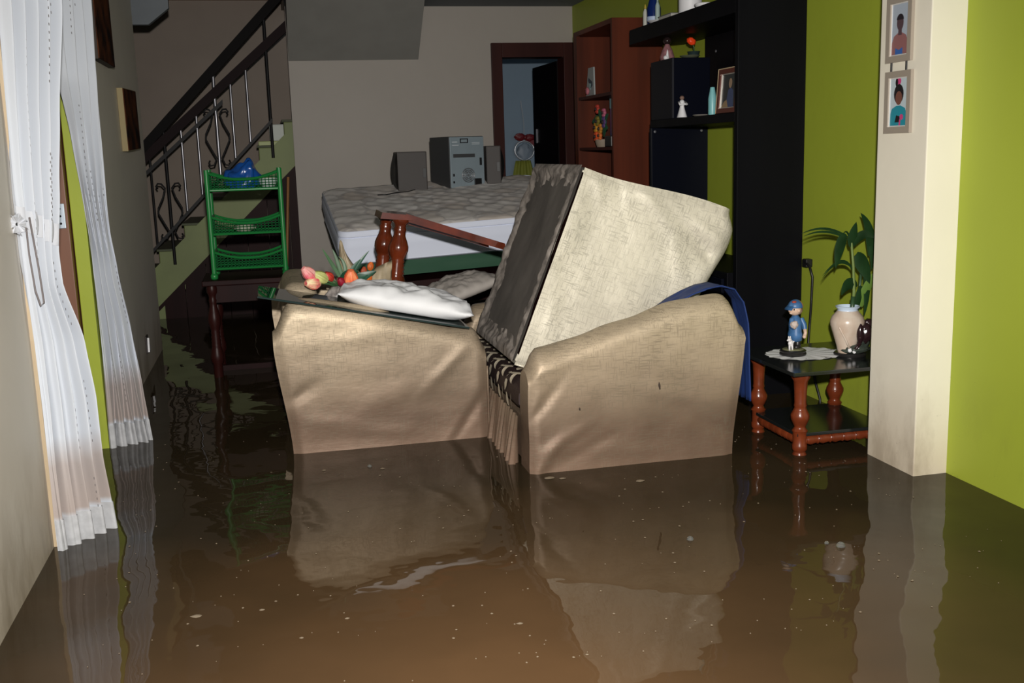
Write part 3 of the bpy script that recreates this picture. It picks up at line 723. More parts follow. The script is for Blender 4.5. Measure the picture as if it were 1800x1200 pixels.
for (lab, x, y, rz, w, d, h) in (('dark grey loudspeaker box beside the dark flank of the stereo', .842, 7.02, .0, .20, .22, .262), ('dark loudspeaker half hidden behind the stereo, nearest the door', 1.452, 7.03, -.1, .10, .22, .26)):
    s = thing('loudspeaker', lab, 'loudspeaker', (x, y, on_bed(x, y) - .004), (0, 0, rz))
    obj('cabinet', B(((0, 0, 0), (w, d, h)), bev=.008), M('speaker_grey', (.055, .048, .045), .6), s)
    bm = bmesh.new()
    sd = -1 if x < 1.2 else 1
    x0 = 0 if sd < 0 else w
    grid(bm, lambda u, v: Vector((x0 + sd * (.026 * math.sin(PI * u) - .001), .02 + (d - .04) * v, .01 + (h - .02) * u)), 12, 4)
    obj('grille', bm, M('speaker_grille', (.02, .02, .022), .7), s, smooth=True)
    obj('terminal', B(((w - .03, -.004, h * .33), (w - .008, .002, h * .58)), bev=.001), M('black_plastic', (.008, .008, .009), .4), s)
bm = tube(bmesh.new(), [(x, y, on_bed(x, y) + .004) for x, y in ((.95, 7.0), (.90, 6.96), (.82, 6.95), (.75, 6.91), (.69, 6.92))], .004, 6)
tag(obj('speaker_wire', bm, M('black_plastic', (.008, .008, .009), .4), smooth=True), 'black wire trailing across the mattress from the loudspeaker', 'cable')

# ------------------------------------------------------------------ vegetable rack on a dark table
t = thing('side_table', 'dark wooden table standing in the water under the green rack', 'table', (-.14, 6.12, FZ))
obj('tabletop', B(((-.26, -.22, .735), (.27, .22, .765)), bev=.006), DARKWOOD, t)
obj('apron', B(((-.22, -.19, .64), (.23, -.17, .735)), ((-.22, .17, .64), (.23, .19, .735)), ((-.22, -.17, .64), (-.20, .17, .735)), ((.21, -.17, .64), (.23, .17, .735))), DARKWOOD, t)
for x in (-.21, .22):
    for y in (-.18, .18): turned((x, y, .735), (x, y, 0), t, 'leg', M('dim_leg_wood', (.026, .006, .005), .4, spec=.2), .75)
obj('stretcher', B(((-.20, -.015, .22), (.21, .015, .25)), ((-.22, -.18, .22), (-.20, .18, .25)), ((.21, -.18, .22), (.23, .18, .25))), DARKWOOD, t)
t = thing('vegetable_rack', 'green plastic three-tier vegetable rack under a blue bag', 'rack', (-.137, 6.10, .547))
for x in (-.195, .195):
    for y in (-.13, .13):
        obj('post', tube(bmesh.new(), [(x, y, .03), (x, y, .598)], .0135, 10), RACKG, t, smooth=True, ang=50)
        obj('foot', lathe(bmesh.new(), [(.012, 0), (.02, .004), (.021, .022), (.014, .034)], (x, y, -.002), (0, 0, 1), 12), RACKG, t, smooth=True)
for zb in (.042, .235, .475):
    hgt = .105
    bm = bmesh.new()
    def dip(x): return hgt - .038 * (1 - (x / .185) ** 2)
    # front and back rims dip in the middle
    for y in (-.125, .125):
        tube(bm, [(-.185 + .37 * k / 14, y, zb + dip(-.185 + .37 * k / 14)) for k in range(15)], .008, 6)
        tube(bm, [(-.185, y, zb + .012), (.185, y, zb + .012)], .007, 6)
    for x in (-.185, .185):
        tube(bm, [(x, -.125, zb + hgt), (x, .125, zb + hgt)], .007, 6); tube(bm, [(x, -.125, zb + .012), (x, .125, zb + .012)], .007, 6)
    tr = obj('tray', bm, RACKG, t, smooth=True, ang=60)
    bm = bmesh.new()
    for k in range(19):
        x = -.175 + .35 * k / 18
        for y in (-.125, .125): box(bm, (x - .0022, y - .002, zb + .012), (x + .0022, y + .002, zb + dip(x)))
        box(bm, (x - .0025, -.125, zb + .006), (x + .0025, .125, zb + .010))
    for k in range(5):
        z = zb + .02 + .014 * k
        for y in (-.125, .125): box(bm, (-.185, y - .002, z - .0018), (.185, y + .002, z + .0018))
    for k in range(13):
        y = -.12 + .24 * k / 12; box(bm, (-.185, y - .0025, zb + .006), (.185, y + .0025, zb + .010))
        for x in (-.185, .185): box(bm, (x - .002, y - .0022, zb + .01), (x + .002, y + .0022, zb + hgt))
    lt = obj('lattice', bm, M('green_plastic_lattice', (.010, .10, .03), .8, spec=.05), tr); lt['kind'] = 'stuff'
# blue bag and pale bowl in the top tray, packets in the middle one
bm = bmesh.new(); ball(bm, (0, 0, 0), (.095, .07, .075), 4, jit=.35)
for v in bm.verts:
    v.co.z += .045 * math.exp(-((v.co.x - .045) / .035) ** 2) * (v.co.z > 0) + .012 * nz(v.co.x * 30, v.co.y * 30, v.co.z * 20)
    v.co.z = max(v.co.z, -.05)
bm_ = obj('plastic_bag', bm, BLUEP, smooth=True); bm_.location = (-.145, 6.09, 1.085); tag(bm_, 'crumpled blue plastic bag on top of the green rack', 'bag')
bm = lathe(bmesh.new(), [(.0, 0), (.03, 0), (.05, .03), (.055, .055), (.052, .055), (.047, .032), (.028, .005), (0, .005)], (0, 0, 0), (0, 0, 1), 24)
o = obj('bowl', bm, M('milky_plastic', (.55, .62, .60), .35), smooth=True, ang=60); o.location = (-.005, 6.07, 1.034); tag(o, 'milky plastic bowl in the top tray of the green rack', 'bowl')
bm = bmesh.new(); ball(bm, (0, 0, .024), (.06, .045, .024), 3, jit=.3); o = obj('packet', bm, M('pale_packet', (.40, .42, .33), .5), smooth=True); o.location = (-.15, 6.06, .796); tag(o, 'pale crumpled packet in the middle tray of the green rack', 'packet')

# ------------------------------------------------------------------ black wall unit
t = thing('wall_unit', 'tall black wall unit with open shelves against the lime wall', 'shelving', (2.11, 4.5, FZ))
z_ = lambda z: z - FZ
obj('side_panel', B(((0, 0, 0), (.339, .035, z_(2.28))), bev=.002), BLACKV, t)
obj('side_panel', B(((0, 1.11, 0), (.339, 1.145, z_(1.30))), bev=.002), NAVYV, t)
obj('top_shelf', B(((-.0, .035, z_(1.785)), (.339, 1.465, z_(1.868))), bev=.002), BLACKV, t)
obj('middle_shelf', B(((.0, .035, z_(1.300)), (.339, 1.13, z_(1.342))), bev=.002), BLACKV, t)
bp_ = obj('back_panel', B(((.315, .035, z_(1.342)), (.338, 1.10, z_(1.785))), bev=.001), BLACKV, t)
bx = obj('cupboard', B(((0, .80, z_(1.342)), (.215, 1.115, z_(1.655))), bev=.002), NAVYV, t)
obj('seam', B(((.004, .797, z_(1.345)), (.008, .802, z_(1.652)))), M('seam_grey', (.03, .03, .035), .5), bx)
bn = obj('tv_bench', B(((-.03, .035, 0), (.339, 1.11, z_(.60))), bev=.003), BLACKV, t)
obj('bench_door', B(((-.046, .06, .04), (-.032, .56, z_(.57))), bev=.002), NAVYV, bn); obj('bench_door', B(((-.046, .58, .04), (-.032, 1.08, z_(.57))), bev=.002), NAVYV, bn)
for (x, y, z, d) in ((.30, .95, 1.70, 0), (.30, .90, 1.40, 0), (.30, .55, 1.50, 0)): obj('cap', lathe(bmesh.new(), [(.0, 0), (.008, 0), (.007, .003), (0, .004)], (.315, y, z_(z)), (-1, 0, 0), 10), STEEL, bp_)
for x in (.02, .30): obj('cap', lathe(bmesh.new(), [(.0, 0), (.008, 0), (.007, .003), (0, .004)], (x, 1.11, z_(1.28)), (0, -1, 0), 10), STEEL, t)
obj('diagonal_shade', prism(bmesh.new(), [(.285, .36, z_(1.785)), (.285, .42, z_(1.785)), (.285, .95, z_(1.40)), (.285, .95, z_(1.345)), (.285, .90, z_(1.345))], (.03, 0, 0)), M('diagonal_shade_black', (.004, .004, .005), .6), bp_)  # dark strip standing in for the diagonal shading across the back panel

# ornaments: top shelf (z 1.868), cupboard top (1.655), middle shelf (1.342)
BLUEG = M('cobalt_glass', (.004, .018, .12), .1, spec=.8); CANDLE = M('candle_white', (.60, .60, .55), .5)
t = thing('glass_vase', 'cobalt blue glass bottle at the far end of the top black shelf', 'vase', (2.20, 5.80, 1.869))
obj('body', lathe(bmesh.new(), [(.0, 0), (.034, 0), (.040, .02), (.040, .10), (.022, .16), (.018, .21), (.022, .22)], (0, 0, 0), (0, 0, 1), 20), BLUEG, t, smooth=True, ang=40)
obj('paper_label', lathe(bmesh.new(), [(.0408, .03), (.0408, .055)], (0, 0, 0), (0, 0, 1), 20), M('pale_blue_label', (.45, .55, .75), .5), t, smooth=True, ang=60)
for (x, y, lab, tip) in ((2.185, 5.90, 'thin white candle with a yellow tip beside the blue glass bottle', (.55, .40, .05)), (2.18, 5.69, 'slim pale green candle standing in a white saucer', (.30, .40, .36))):
    s = thing('candle', lab, 'candle', (x, y, 1.8695 if y > 5.8 else 1.879)); obj('wax', lathe(bmesh.new(), [(.0, 0), (.014, 0), (.013, .09), (.006, .11), (0, .113)], (0, 0, 0), (0, 0, 1), 14), M('wax_%d' % int(y * 10), (.55, .56, .50) if y > 5.8 else (.35, .45, .42), .5), s, smooth=True, ang=40)
    obj('wick', lathe(bmesh.new(), [(.0, .11), (.006, .112), (.004, .13), (0, .14)], (0, 0, 0), (0, 0, 1), 8), M('tip_%d' % int(y * 10), tip, .5), s)
tag(obj('saucer', lathe(bmesh.new(), [(0, 0), (.03, 0), (.06, .018), (.057, .02), (.03, .006), (0, .006)], (2.18, 5.685, 1.8695), (0, 0, 1), 24), WHITEP, smooth=True, ang=60), 'white saucer on the top black shelf', 'saucer')
t = thing('book', 'grey book lying flat at the edge of the top black shelf', 'book', (2.15, 5.42, 1.869)); obj('cover', B(((0, 0, 0), (.14, .19, .004)), ((0, 0, .026), (.14, .19, .030)), ((.136, 0, .0), (.14, .19, .03))), M('grey_cover', (.14, .14, .135), .5), t); obj('pages', B(((.004, .004, .004), (.136, .186, .026))), M('page_white', (.45, .44, .40), .8), t)
t = thing('jar', 'white cylindrical jar on the top black shelf', 'jar', (2.20, 5.27, 1.869)); obj('body', lathe(bmesh.new(), [(0, 0), (.056, 0), (.060, .006), (.060, .17), (.05, .185)], (0, 0, 0), (0, 0, 1), 28), WHITEP, t, smooth=True, ang=40); obj('lid', lathe(bmesh.new(), [(.0, .186), (.056, .186), (.056, .205), (0, .21)], (0, 0, 0), (0, 0, 1), 28), WHITEP, t, smooth=True, ang=40)
tag(obj('ashtray', lathe(bmesh.new(), [(0, 0), (.04, 0), (.05, .02), (.046, .022), (.036, .006), (0, .006)], (2.17, 5.02, 1.869), (0, 0, 1), 20), WHITEP, smooth=True, ang=50), 'small white dish close to the tall panel on the top black shelf', 'dish')
t = thing('figurine', 'pink and white figurine with a dark head on top of the black cupboard', 'figurine', (2.162, 5.50, 1.6555)); t.scale = (.72, .72, .68)
PK = M('dusty_pink', (.34, .16, .17), .4, var=.4, vscale=30)
obj('body', lathe(bmesh.new(), [(0, 0), (.05, 0), (.055, .03), (.04, .08), (.022, .115), (.016, .13)], (0, 0, 0), (0, 0, 1), 20), PK, t, smooth=True, ang=50)
obj('head', ball(bmesh.new(), (0, 0, .155), .032, 3), M('dark_gloss', (.02, .012, .012), .12), t, smooth=True)
bm = bmesh.new(); ball(bm, (-.03, -.05, .02), (.02, .02, .02), 2); lathe(bm, [(.014, 0), (.006, .06), (0, .075)], (-.02, -.055, .01), (0, 0, 1), 10); obj('white_ornament', bm, WHITEP, t, smooth=True)
t = thing('flower_pot', 'dark pot holding a single red bloom on the black cupboard', 'flower pot', (2.22, 5.60 + .10, 1.656)); t.location = (2.282, 5.42, 1.6555); t.scale = (.80, .80, .74)
obj('pot', lathe(bmesh.new(), [(0, 0), (.03, 0), (.042, .05), (.045, .055), (.038, .055), (0, .045)], (0, 0, 0), (0, 0, 1), 18), M('dark_teal_glaze', (.02, .035, .035), .3), t, smooth=True, ang=40)
obj('stem', tube(bmesh.new(), [(0, 0, .04), (.0, -.01, .08), (-.012, -.01, .105)], .004, 6), GRN, t, smooth=True)
bm = bmesh.new(); ball(bm, (-.02, -.01, .125), (.034, .022, .024), 3, jit=.25); bmesh.ops.rotate(bm, cent=(-.02, -.01, .125), matrix=Matrix.Rotation(.7, 3, 'Y'), verts=bm.verts); obj('flower', bm, M('vermilion', (.85, .06, .01), .4), t, smooth=True)
tag(obj('saucer', lathe(bmesh.new(), [(0, 0), (.03, 0), (.055, .012), (.052, .014), (.03, .005), (0, .005)], (2.235, 5.36, 1.656), (0, 0, 1), 20), M('grey_green_glaze', (.16, .18, .12), .4), smooth=True, ang=50), 'small grey-green saucer beside the dark flower pot', 'saucer')
t = thing('figurine', 'white figurine of a person in a long gown on the middle black shelf', 'figurine', (2.125, 5.20, 1.3435)); t.scale = (.62, .62, .56)
obj('gown', lathe(bmesh.new(), [(0, 0), (.052, 0), (.046, .02), (.03, .07), (.022, .10), (.03, .125), (.024, .15), (.012, .16)], (0, 0, 0), (0, 0, 1), 20, sx=1, sy=.8), WHITEP, t, smooth=True, ang=60)
obj('head', ball(bmesh.new(), (0, 0, .178), .020, 3), M('brown_clay', (.20, .12, .09), .5), t, smooth=True)
obj('arms', tube(bmesh.new(), [(.028, 0, .14), (.03, -.035, .115), (0, -.045, .12), (-.03, -.035, .115), (-.028, 0, .14)], .010, 8), WHITEP, t, smooth=True)
tag(obj('saucer', lathe(bmesh.new(), [(0, 0), (.03, 0), (.05, .010), (.047, .012), (.03, .004), (0, .004)], (2.22, 5.16, 1.3425), (0, 0, 1), 20), M('cream_glaze', (.40, .37, .33), .4), smooth=True, ang=50), 'cream saucer on the middle black shelf', 'saucer')
tag(obj('pebble', ball(bmesh.new(), (2.29, 5.10, 1.362), (.022, .022, .019), 3), M('dark_gloss_stone', (.03, .02, .02), .2), smooth=True), 'small dark round ornament on the middle black shelf', 'ornament')
tag(obj('bottle', lathe(bmesh.new(), [(0, 0), (.020, 0), (.021, .005), (.021, .08), (.015, .11), (.011, .135), (0, .137)], (2.165, 4.905, 1.3425), (0, 0, 1), 18), M('pale_turquoise', (.20, .48, .50), .35), smooth=True, ang=40), 'pale turquoise bottle beside the framed picture on the black shelf', 'bottle')
def rect_frame(name, label, mtx, w, h, bar, dep, m_, inner=None):
    t = thing(name, label, 'picture'); t.matrix_world = mtx
    bm = bmesh.new(); a, b_ = w / 2, h / 2
    for q in ([(-a, -b_), (a, -b_), (a - bar, -b_ + bar), (-a + bar, -b_ + bar)], [(a, -b_), (a, b_), (a - bar, b_ - bar), (a - bar, -b_ + bar)], [(a, b_), (-a, b_), (-a + bar, b_ - bar), (a - bar, b_ - bar)], [(-a, b_), (-a, -b_), (-a + bar, -b_ + bar), (-a + bar, b_ - bar)]):
        prism(bm, [(x, y, 0) for x, y in q], (0, 0, dep))
    obj('frame', bm, m_, t)
    if inner:
        bm = bmesh.new(); c, d = a - bar, b_ - bar; s = .004
        for q in ([(-c, -d), (c, -d), (c - s, -d + s), (-c + s, -d + s)], [(c, -d), (c, d), (c - s, d - s), (c - s, -d + s)], [(c, d), (-c, d), (-c + s, d - s), (c - s, d - s)], [(-c, d), (-c, -d), (-c + s, -d + s), (-c + s, d - s)]):
            prism(bm, [(x, y, 0) for x, y in q], (0, 0, dep * .55))
        obj('inner_lip', bm, inner, t)
    obj('backing', B(((-a + bar / 2, -b_ + bar / 2, .0005), (a - bar / 2, b_ - bar / 2, .003))), DARKP, t)
    return t
def axes(r, u, o_, loc):
    m_ = Matrix((Vector(r), Vector(u), Vector(o_))).transposed().to_4x4(); m_.translation = Vector(loc); return m_
GOLDM = M('gilt_edge', (.75, .58, .36), .4, metal=.2)
# framed picture on the middle shelf, facing the room
Mx = axes((0, -1, 0), (0, 0, 1), (-1, 0, 0), (2.155, 4.68, 1.343 + .104))
t = rect_frame('framed_photo', 'gilt and brown framed photo standing on the middle black shelf', Mx @ Matrix.Rotation(-.08, 4, 'X'), .22, .205, .022, .016, M('brown_frame', (.10, .022, .012), .3), M('silver_lip', (.75, .72, .65), .25, metal=.7))
obj('gilt_edge', B(((-.114, -.1025, .001), (-.110, .1025, .017)), ((-.114, .1025, .001), (.114, .1065, .017))), GOLDM, t)
bm = bmesh.new(); poly(bm, [(-.088, -.08), (.088, -.08), (.088, .08), (-.088, .08)], .0045, 0); poly(bm, ell(.01, .035, .018, .023), .0050, 1); poly(bm, [(-.03, -.075), (.055, -.075), (.045, .0), (.02, .015), (-.01, .005)], .0048, 2); poly(bm, [(-.08, -.078), (.0, -.078), (-.02, -.04), (-.05, -.05)], .0052, 3)
obj('photo_print', bm, [M('photo_bg', (.03, .035, .035), .4), M('photo_skin', (.35, .24, .16), .5), M('photo_blue', (.06, .08, .16), .5), M('photo_tan', (.32, .22, .12), .5)], t, recalc=False)

# red cabinet with open niches, near the back door
t = thing('cabinet', 'tall red-brown cabinet with open shelves beside the far door', 'cabinet', (2.12, 6.31, FZ))
H_ = z_(1.985)
obj('side_panel', B(((0, 0, 0), (.33, .03, H_))), REDWOOD, t); obj('side_panel', B(((0, .81, 0), (.33, .84, H_))), REDWOOD, t)
obj('top_board', B(((0, .03, H_ - .03), (.33, .81, H_))), REDWOOD, t)
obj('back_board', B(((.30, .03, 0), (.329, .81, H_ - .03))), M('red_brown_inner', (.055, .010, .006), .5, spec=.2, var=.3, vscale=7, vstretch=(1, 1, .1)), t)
obj('stile', B(((-.003, .755, 0), (.02, .81, H_ - .03))), REDWOOD, t)
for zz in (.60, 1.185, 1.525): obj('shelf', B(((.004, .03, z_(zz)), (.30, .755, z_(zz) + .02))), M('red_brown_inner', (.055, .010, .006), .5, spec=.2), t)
d = obj('door', B(((-.006, .095, .05), (.018, .735, z_(.58)))), REDWOOD, t); obj('knob', ball(bmesh.new(), (-.018, .15, .55), .014, 2), STEEL, d, smooth=True)
# its ornaments
t = thing('greeting_card', 'pale card with a dark bow on the upper shelf of the red cabinet', 'card', (2.150, 6.87, 1.5455))
bm = prism(bmesh.new(), [(0, -.08, 0), (0, .10, 0), (.0, .045, .185), (0, -.07, .185)], (.010, 0, 0)); obj('board', bm, M('pale_card', (.34, .36, .36), .6), t)
bm = prism(bmesh.new(), [(-.002, -.045, .09), (-.002, .035, .12), (-.002, .045, .105), (-.002, -.01, .05), (-.002, -.05, .07)], (.002, 0, 0)); obj('bow', bm, M('slate_ribbon', (.04, .06, .09), .5), t)
bm = prism(bmesh.new(), [(-.003, -.02, .08), (-.003, .015, .085), (-.003, .02, .06), (-.003, -.005, .04)], (.002, 0, 0)); obj('heart', bm, M('pale_teal', (.30, .48, .50), .5), t)
obj('rosette', ball(bmesh.new(), (-.008, .045, .035), (.012, .025, .025), 2, jit=.3), M('rose_pink', (.45, .14, .17), .6), t, smooth=True)
t = thing('toy_flowers', 'colourful cloth flowers in a pale pot on the lower shelf of the red cabinet', 'flowers', (2.20, 6.74, 1.2055))
obj('pot', lathe(bmesh.new(), [(0, 0), (.04, 0), (.05, .03), (.052, .05), (0, .05)], (0, .03, 0), (0, 0, 1), 16), M('pale_clay', (.30, .24, .18), .6), t, smooth=True, ang=50)
for (y, z, r, c_, nm) in ((.05, .07, .035, (.75, .10, .02), 'flower'), (.0, .075, .03, (.70, .16, .03), 'flower'), (.055, .13, .035, (.55, .25, .02), 'flower'), (-.005, .12, .035, (.50, .20, .02), 'flower'), (.03, .17, .035, (.20, .16, .02), 'flower'), (-.06, .22, .03, (.50, .12, .20), 'flower'), (.03, .25, .032, (.50, .05, .03), 'flower'), (-.06, .16, .04, (.12, .06, .20), 'flower')):
    bm = bmesh.new()
    for k in range(6): ball(bm, (-.03, y + r * .55 * math.cos(k * PI / 3), z + r * .55 * math.sin(k * PI / 3)), (.012, r * .5, r * .5), 2)
    ball(bm, (-.042, y, z), (.008, r * .35, r * .35), 2, 1)
    bmesh.ops.translate(bm, vec=(0, .55 * (y - .0), 0), verts=bm.verts); obj(nm, bm, [M('cloth_%d' % int(1000 * z + 7 * abs(y) * 100), c_, .7), M('flower_eye', (.03, .02, .02), .6)], t, smooth=True)
for (y, z, dy, dz) in ((.10, .15, .07, .02), (.06, .18, .08, -.01), (-.10, .15, -.09, .06), (-.09, .11, -.09, .01), (.0, .20, .03, .05), (-.12, .10, -.02, .08)):
    obj('leaf', blade(bmesh.new(), (-.02, y * .4, z - .03), (-.03, y, z + .03), (-.03, y + dy, z + dz), .028, (-1, 0, 0)), M('felt_green', (.015, .11, .05), .7), t, smooth=True)
t = thing('gift_bag', 'small blue and pink printed gift bag behind the cloth flowers', 'bag', (2.25, 6.63, 1.2055))
obj('bag', B(((0, -.11, 0), (.04, .13, .315)), bev=.004), M('blue_pink_print', (.05, .11, .34), .4, col2=(.45, .14, .26), vscale=9), t)
obj('fold', B(((-.002, .07, .25), (.0, .13, .315))), M('aqua_print', (.25, .45, .50), .4), t)
tag(obj('black_box', box(bmesh.new(), (2.135, 6.40, 1.2055), (2.20, 6.53, 1.275), .006), M('black_plastic', (.008, .008, .009), .4)), 'small black box on the lower shelf of the red cabinet', 'box')

# door ornament and towel in the blue room
t = thing('hanging_ornament', 'red-bowed silver ring ornament hanging on the pale blue wall', 'ornament', (2.49, 10.17, 1.26))
obj('ring', tube(bmesh.new(), [(.098 * math.cos(a), 0, .092 * math.sin(a) - .06) for a in [2 * PI * k / 28 for k in range(29)]], .012, 8), M('silver_tinsel', (.55, .58, .62), .3, metal=.5), t, smooth=True)
bm = bmesh.new(); ball(bm, (-.05, -.03, .07), (.055, .02, .035), 3, jit=.3); ball(bm, (.05, -.03, .06), (.055, .02, .035), 3, jit=.3); ball(bm, (0, -.04, .065), .022, 2)
prism(bm, [(.0, -.035, .06), (.10, -.035, -.03), (.13, -.035, .0), (.03, -.035, .08)], (0, .01, 0)); obj('bow', bm, M('crimson_ribbon', (.15, .008, .012), .5), t, smooth=True, ang=50)
bm = bmesh.new(); ball(bm, (0, 0, -.08), (.075, .02, .085), 3, jit=.3); obj('filling', bm, M('grey_tinsel', (.22, .27, .33), .5), t, smooth=True)
obj('cord', tube(bmesh.new(), [(0, 0, .10), (0, .0, .20), (-.02, .02, .42)], .006, 6), M('dim_cord', (.35, .40, .45), .6), t)
t = thing('hanging_towel', 'olive yellow apron hanging below the ring ornament in the blue room', 'towel', (2.47, 10.12, .80))
bm = bmesh.new()
grid(bm, lambda u, v: Vector(((u - .5) * (.28 - .13 * v ** 3), .03 + .012 * math.sin(u * 19), .30 * v - .40 * (1 - v))), 24, 12); o = obj('cloth', bm, M('olive_cloth', (.22, .24, .03), .7), t, smooth=True)
md = o.modifiers.new('thick', 'SOLIDIFY'); md.thickness = .004

# ------------------------------------------------------------------ glass-topped side table
t = thing('side_table', 'low square table with black tops and turned red-brown legs by the pillar', 'table', (1.945, 3.565, FZ))
z_ = lambda z: z - FZ
TOPM = M('black_table_top', (.012, .014, .014), .16, spec=.6)
obj('tabletop', B(((-.075, -.085, z_(.330)), (.44, .44, z_(.345))), bev=.003), TOPM, t)
obj('lower_shelf', B(((-.02, -.02, z_(.075)), (.375, .375, z_(.088))), bev=.002), TOPM, t)
pr = [(.020, 0), (.024, .2), (.026, .36), (.028, .40), (.022, .42), (.029, .44), (.029, .47), (.026, .48), (.027, .56), (.031, .575), (.024, .59), (.021, .605), (.026, .62), (.036, .665), (.036, .69), (.026, .725), (.022, .745), (.025, .755), (.0225, .775), (.024, .86), (.027, .93), (.036, .96), (.036, 1.)]
def tleg(x, y): return obj('leg', lathe(bmesh.new(), [(r, q * z_(.330)) for r, q in pr], (x, y, 0), (0, 0, 1), 22), LEGWOOD, t, smooth=True, ang=55)
for x in (0, .355):
    for y in (0, .355): tleg(x, y)
def stretch(p0, p1):
    p0, p1 = Vector(p0), Vector(p1); ln = (p1 - p0).length; pf = [(.012, 0), (.018, .03)]
    for k in range(6): pf += [(.020, .06 + .15 * k), (.015, .075 + .15 * k), (.021, .12 + .15 * k), (.016, .19 + .15 * k)]
    pf = [(r, min(q, .98)) for r, q in pf] + [(.012, 1.)]
    obj('stretcher', lathe(bmesh.new(), [(r, q * ln) for r, q in pf], p0, p1 - p0, 16), LEGWOOD, t, smooth=True, ang=50)
for a, b_ in (((0, 0), (.355, 0)), ((0, 0), (0, .355)), ((.355, 0), (.355, .355)), ((0, .355), (.355, .355))): stretch((a[0], a[1], z_(.055)), (b_[0], b_[1], z_(.055)))
# doily
bm = bmesh.new()
def dl(u, v):
    a = 2 * PI * u; r = v * (1 + .045 * abs(math.sin(a * 13)))
    return Vector((2.085 + .155 * r * math.cos(a), 3.80 + .125 * r * math.sin(a), .3462 + .0012 * math.sin(a * 13) * v + .0008))
grid(bm, dl, 156, 6, closed=True)
m, nt, b = newmat('white_crochet'); tc = nd(nt, 'ShaderNodeTexCoord')
vo = nd(nt, 'ShaderNodeTexVoronoi'); vo.inputs['Scale'].default_value = 45.; nt.links.new(tc.outputs['Object'], vo.inputs['Vector'])
hl = ramp(nt, noise_tex(nt, tc.outputs['Object'], 30.), [(.66, 0.), (.68, 1.)])
nt.links.new(mixc(nt, hl, mixc(nt, ramp(nt, vo.outputs['Distance'], [(.3, 1.), (.9, .75)]), (.72, .73, .75), (.88, .89, .90)), (.03, .03, .03)), b.inputs['Base Color']); b.inputs['Roughness'].default_value = .9
tag(obj('doily', bm, m, smooth=True), 'white scalloped crochet doily on the black tabletop', 'doily')
# boy figurine
t = thing('figurine', 'figurine of a boy in blue cap and blue clothes with a small white dog', 'figurine', (2.03, 3.79, .3485))
CB = M('figurine_blue', (.055, .16, .36), .4, var=.35, vscale=40); SK = M('figurine_skin', (.62, .44, .33), .5); BKG = M('figurine_black', (.015, .014, .014), .35)
obj('base', lathe(bmesh.new(), [(0, 0), (.052, 0), (.054, .006), (.050, .012), (.053, .018), (.047, .022), (0, .023)], (0, 0, 0), (0, 0, 1), 32), BKG, t, smooth=True, ang=40)
obj('turf', lathe(bmesh.new(), [(0, .0225), (.044, .0228), (.040, .0255), (0, .026)], (0, 0, 0), (0, 0, 1), 28), M('figurine_turf', (.20, .20, .10), .7, var=.3, vscale=50), t, smooth=True)
bm = bmesh.new()
for s in (-.012, .014): lathe(bm, [(.012, .024), (.013, .04), (.012, .07)], (.008 + s, .004, 0), (0, 0, 1), 12); ball(bm, (.008 + s - .008, -.006, .031), (.015, .011, .009), 2)
obj('legs', bm, BKG, t, smooth=True)
bm = bmesh.new(); lathe(bm, [(.020, .055), (.031, .060), (.033, .085), (.029, .10), (.030, .125), (.027, .145), (.016, .158), (.010, .165)], (.008, 0, 0), (0, 0, 1), 22, sx=1.0, sy=.85)
tube(bm, [(.030, -.004, .148), (.040, -.012, .125), (.041, -.018, .105)], [.011, .011, .010], 10); tube(bm, [(-.012, -.010, .148), (-.020, -.022, .120), (-.012, -.030, .115)], [.011, .010, .009], 10)
obj('clothes', bm, CB, t, smooth=True, ang=70)
bm = bmesh.new(); tube(bm, [(.041, -.018, .107), (.041, -.024, .090), (.036, -.026, .078)], [.008, .007, .007], 10); ball(bm, (.035, -.027, .076), .008, 2)
tube(bm, [(-.012, -.030, .115), (-.016, -.038, .124)], .007, 8); obj('hands', bm, SK, t, smooth=True)
bm = bmesh.new(); ball(bm, (-.014, -.034, .130), (.016, .012, .015), 3, jit=.4); obj('posy', bm, M('pale_posy', (.50, .42, .38), .7), t, smooth=True)
bm = bmesh.new(); ball(bm, (.002, -.004, .186), (.026, .025, .025), 3); ball(bm, (-.024, -.012, .184), (.006, .006, .005), 2); ball(bm, (-.018, -.014, .174), (.008, .007, .005), 2); ball(bm, (.008, -.028, .184), (.006, .005, .008), 2)
hd = obj('head', bm, SK, t, smooth=True)
bm = bmesh.new(); ball(bm, (.016, .004, .182), (.022, .024, .018), 3, jit=.3); obj('hair', bm, M('figurine_hair', (.28, .17, .12), .7), hd, smooth=True)
bm = bmesh.new(); ball(bm, (-.014, -.030, .190), (.0028, .0028, .004), 2); ball(bm, (-.020, -.022, .190), (.0025, .0025, .004), 2); obj('eyes', bm, BKG, hd, smooth=True)
bm = bmesh.new(); g = bmesh.ops.create_icosphere(bm, subdivisions=3, radius=1.)
for v in bm.verts: v.co = Vector((.006 + v.co.x * .031, -.002 + v.co.y * .029, .197 + max(v.co.z, -.1) * .030))
cp_ = obj('cap', bm, CB, t, smooth=True)
bm = bmesh.new(); grid(bm, lambda u, v: Vector((-.018 - .026 * v * math.cos((u - .5) * 2.2), -.006 + .030 * math.sin((u - .5) * 2.2) * (1 - .1 * v) - .006 * v, .200 - .010 * v + .004 * math.cos((u - .5) * 2.2))), 12, 5)
grid(bm, lambda u, v: Vector((-.018 - .026 * v * math.cos((u - .5) * 2.2), -.006 + .030 * math.sin((u - .5) * 2.2) * (1 - .1 * v) - .006 * v, .196 - .010 * v + .004 * math.cos((u - .5) * 2.2))), 12, 5)
obj('brim', bm, CB, cp_, smooth=True)
bm = bmesh.new()
